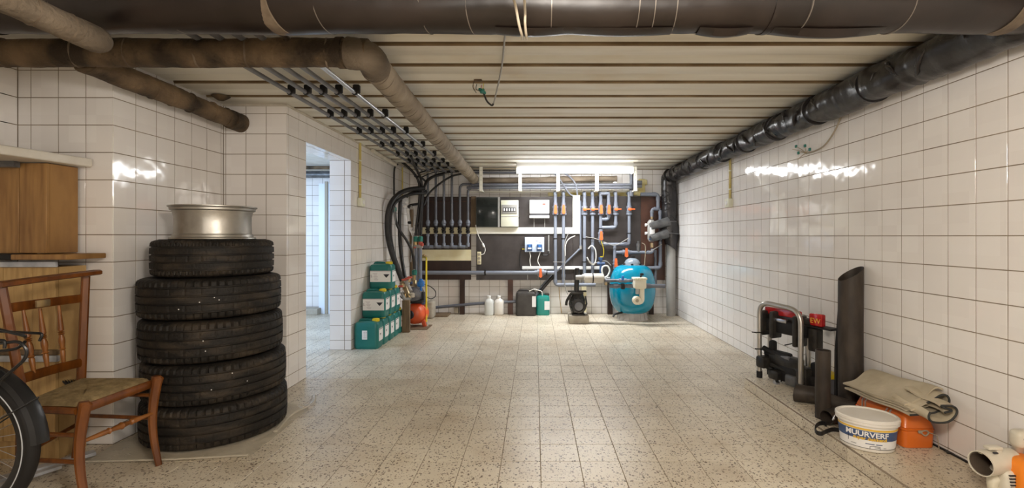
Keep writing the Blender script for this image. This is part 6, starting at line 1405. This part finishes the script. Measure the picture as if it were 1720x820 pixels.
# orange tool case
t = thing('tool_case', 'orange metal tool case with clasps behind the paint bucket', 'case', (1.945, 2.60, LZ))
OX0, OX1, OY0, OY1 = 1.868, 2.030, 2.425, 2.80; oz = LZ
def case(z0, z1, ins0, ins1, r, rot=0):
    rings = []
    for z_, ins in ((z0, ins0 + .004), (z0 + .004, ins0), (z1 - .012, ins1), (z1 - .003, ins1 + .006), (z1, ins1 + .016)):
        x0, x1, y0, y1 = OX0 + ins, OX1 - ins, OY0 + ins, OY1 - ins; pts = []
        for cx_, cy_, a_ in ((x1 - r, y1 - r, 0), (x0 + r, y1 - r, 90), (x0 + r, y0 + r, 180), (x1 - r, y0 + r, 270)):
            for k in range(6): q = R_(a_ + 18 * k); pts.append((cx_ + r * math.cos(q), cy_ + r * math.sin(q), z_))
        rings.append(pts)
    mb = MB(); mb.rings(rings); return mb
part('case_body', case(oz, oz + .096, 0.003, 0, .022), MT['tool_orange'], t); part('case_lid', case(oz + .100, oz + .182, 0, .020, .024), MT['tool_orange'], t)
part('joint_band', case(oz + .092, oz + .104, -.003, -.003, .024), MT['tool_orange'], t)
for y in (2.52, 2.70):
    mb = MB(); mb.tube([(OX0 - .006, y, oz + .10), (OX0 - .006, y, oz + .145), (OX0 + .006, y + .0, oz + .165)], .004, 6); mb.tube([(OX0 - .006, y + .025, oz + .10), (OX0 - .006, y + .025, oz + .145), (OX0 + .006, y + .025, oz + .165)], .004, 6)
    mb.rbox((OX0 - .006, y + .012, oz + .10), (.010, .04, .02), .003); part('clasp', mb, MT['steel'], t)
mb = MB(); p = V((1.965, OY0 - .006, oz + .088)); mb.tube(spline([p + V((-.02, 0, 0)), p + V((0, -.008, -.016)), p + V((.02, -.004, -.002)), p + V((.005, -.004, .008)), p + V((-.02, 0, 0))], 6), .0035, 6); mb.rbox(p + V((-.02, .0, 0)), (.02, .01, .016), .004)
mb.tube(spline([p + V((.015, -.004, 0)), p + V((.04, -.006, -.008)), p + V((.058, -.01, -.02)), p + V((.06, -.02, -.084))], 6), .0022, 5); part('end_clasp', mb, MT['cable_tan'], t)
mb = MB(); pa, pb = L(1579, 741), L(1597, 764); mb.tube([(pa.x, pa.y, LZ + .005), (pb.x, pb.y, LZ + .005)], 0.005, 4, flat=4)
solo('dark_strap', mb, MT['rubber'], 'flat dark strap end on the ledge right of the orange case', 'strap')
mb = MB(); mb.tube([(XR - .006, 2.55, LZ + .004), (XR - .006, 1.5, LZ + .004)], 0.005, 4, flat=1.5); struct('trim_4', mb, MT['rubber'])

# folded canvas on the case
def cloth(prof, thk, y0, y1, sh, label_part, parent, m='canvas'):
    """strip with the section prof (x, z) carried from y0 to y1; sh = shift (x, z) at the far end"""
    P_ = spline([V((x, 0, z)) for x, z in prof], 5); n = len(P_); front = []; 
    def off(i): 
        d = (P_[min(i + 1, n - 1)] - P_[max(i - 1, 0)]).normalized(); return V((-d.z, 0, d.x))
    sec = [P_[i] + off(i) * thk / 2 for i in range(n)] + [P_[i] - off(i) * thk / 2 for i in reversed(range(n))]
    rings = []; K = 12
    for k in range(K + 1):
        q = k / K; s = V((sh[0] * q + .004 * math.sin(q * 7), 0, sh[1] * q + .003 * math.sin(q * 9))); rings.append([V((p.x, y0 + (y1 - y0) * q + .004 * math.sin(p.x * 60 + q * 3), p.z)) + s for p in sec])
    mb = MB(); mb.rings(rings); return part(label_part, mb, MT[m], parent), rings[0], n
t = thing('folded_canvas', 'folded khaki canvas with dark piping draped over the orange case', 'canvas', (1.95, 2.6, LZ + .185))
pA = [(1.845, .268), (1.92, .272), (1.98, .286), (2.025, .308), (2.040, .338), (2.028, .364), (1.99, .362), (1.93, .326), (1.88, .302), (1.85, .292)]
pB = [(1.848, .304), (1.90, .318), (1.95, .346), (1.99, .378), (2.022, .388), (2.044, .380)]
pC = [(1.846, .280), (1.91, .288), (1.96, .304), (2.0, .326), (2.015, .342)]
cloth(pA, .010, 2.36, 2.85, (-.004, -.024), 'fold', t)
cloth(pB, .009, 2.40, 2.87, (-.004, -.040), 'fold', t)
cloth(pC, .006, 2.39, 2.80, (-.004, -.026), 'fold', t)
pR = [(1.945 + .070 * math.cos(R_(a)), .300 + .040 * math.sin(R_(a)) + .012 * math.cos(R_(a))) for a in range(150, 480, 22)]
pR += [(1.985, .318), (1.95, .308)]
cloth(pR, .009, 2.285, 2.50, (-.01, .018), 'hanging_roll', t)
for pr_, y in ((pA[:8], 2.358), (pR, 2.283)):
    mb = MB(); mb.tube(spline([V((x, y + .004 * math.sin(x * 60), z)) for x, z in pr_], 6), .0052, 6); part('piping', mb, MT['canvas_edge'], t, 'dark edge piping')

# leaf blower at the lower right corner
t = thing('leaf_blower', 'white and orange petrol leaf blower at the lower right corner', 'leaf blower', (1.93, 1.98, LZ))
YL = 2.02
a = at(1647, 779, 1.98); b = at(1716, 768, 2.03); d = (b - a).normalized()
mb = MB(); ax = [(a, .050), (a + d * .05, .050), (a + d * .12, .047), (a + d * .165, .044)]
hollow(mb, [p for p, _ in ax], [r for _, r in ax], .004, 32); part('outlet_nozzle', mb, MT['blower_white'], t)
mb = MB(); hollow(mb, [a + d * .004, a + d * .15], .0445, .002, 28); mb.tube([a + d * .15, a + d * .152], .0435, 24); part('nozzle_inside', mb, MT['dark_inside'], t, 'dark inside of the outlet')
for (u, v, s) in ((1668, 752, (.06, .03, .014)), (1655, 760, (.05, .02, .012)), (1676, 757, (.025, .02, .02))): mb = MB(); mb.rbox(at(u, v, 1.99), s, .005); part('clip', mb, MT['blower_white'], t)
mb = MB(); mb.rbox(at(1672, 761, 1.965), (.018, .01, .006), .002); part('latch', mb, MT['ink'], t)
c = at(1705, 782, 2.02) + V((.035, .02, 0)); mb = MB(); mb.rbox(c, (.12, .13, .10), .035, 4); mb.rbox(c + V((.04, .02, .07)), (.07, .08, .12), .025, 3); part('fan_housing', mb, MT['blower_white'], t)
g = at(1693, 812, 1.95)
mb = MB(); mb.rbox((g.x + .034, 1.985, LZ + .060), (.095, .09, .12), .022, 3); gb = part('grille_body', mb, MT['blower_white'], t)
for k in range(6): mb = MB(); mb.rbox((g.x + .020 + .002 * k, 1.939, LZ + .106 - .013 * k), (.052, .006, .0055), .001, 1); part('grille_slot', mb, MT['ink'], gb)
o1 = at(1722, 800, 1.93); mb = MB(); mb.rbox((o1.x + .03, 1.96, LZ + .085), (.12, .13, .17), .03, 4); ob = part('engine_cover', mb, MT['blower_orange'], t, 'orange engine cover')
for k in range(4): mb = MB(); mb.rbox((o1.x + .0, 1.893, LZ + .115 - .013 * k), (.05, .006, .005), .001, 1); part('cover_slot', mb, MT['ink'], ob)
h1 = at(1712, 737, 2.0); mb = MB(); mb.rbox(h1 + V((.01, 0, 0)), (.075, .06, .075), .022, 3); part('handle_head', mb, MT['blower_white'], t)
mb = MB(); mb.rbox(h1 + V((.036, -.022, -.008)), (.05, .055, .045), .014, 3); part('trigger_guard', mb, MT['blower_orange'], t, 'orange grip cover')
mb = MB(); mb.tube(spline([h1 + V((.0, 0, -.02)), c + V((-.01, .0, .04)), c + V((-.03, 0, .0))], 6), [.02] * 13, 10); mb.tube(spline([h1 + V((.04, 0, 0)), h1 + V((.09, 0, -.03)), h1 + V((.10, 0, -.12)), V((o1.x + .06, 1.99, LZ + .09))], 6), .016, 10); part('handle', mb, MT['blower_white'], t)
for k in (0, 1): mb = MB(); mb.lathe([(.006, -.004), (.006, .004)], h1 + V((-.005 + .012 * k, -.033, .008 - .05 * k)), 'Y', 10); part('screw', mb, MT['ink'], t)
f_ = at(1668, 806, 1.99); mb = MB(); mb.tube(spline([a + d * .12 + V((0, 0, -.080)), f_ + V((0, 0, .0)), V((f_.x + .0, 1.99, LZ + .006))], 5), [.03, .029, .028, .026, .024, .022, .020, .019, .018, .018, .018], 12); part('bent_foot', mb, MT['valve_cream'], t)
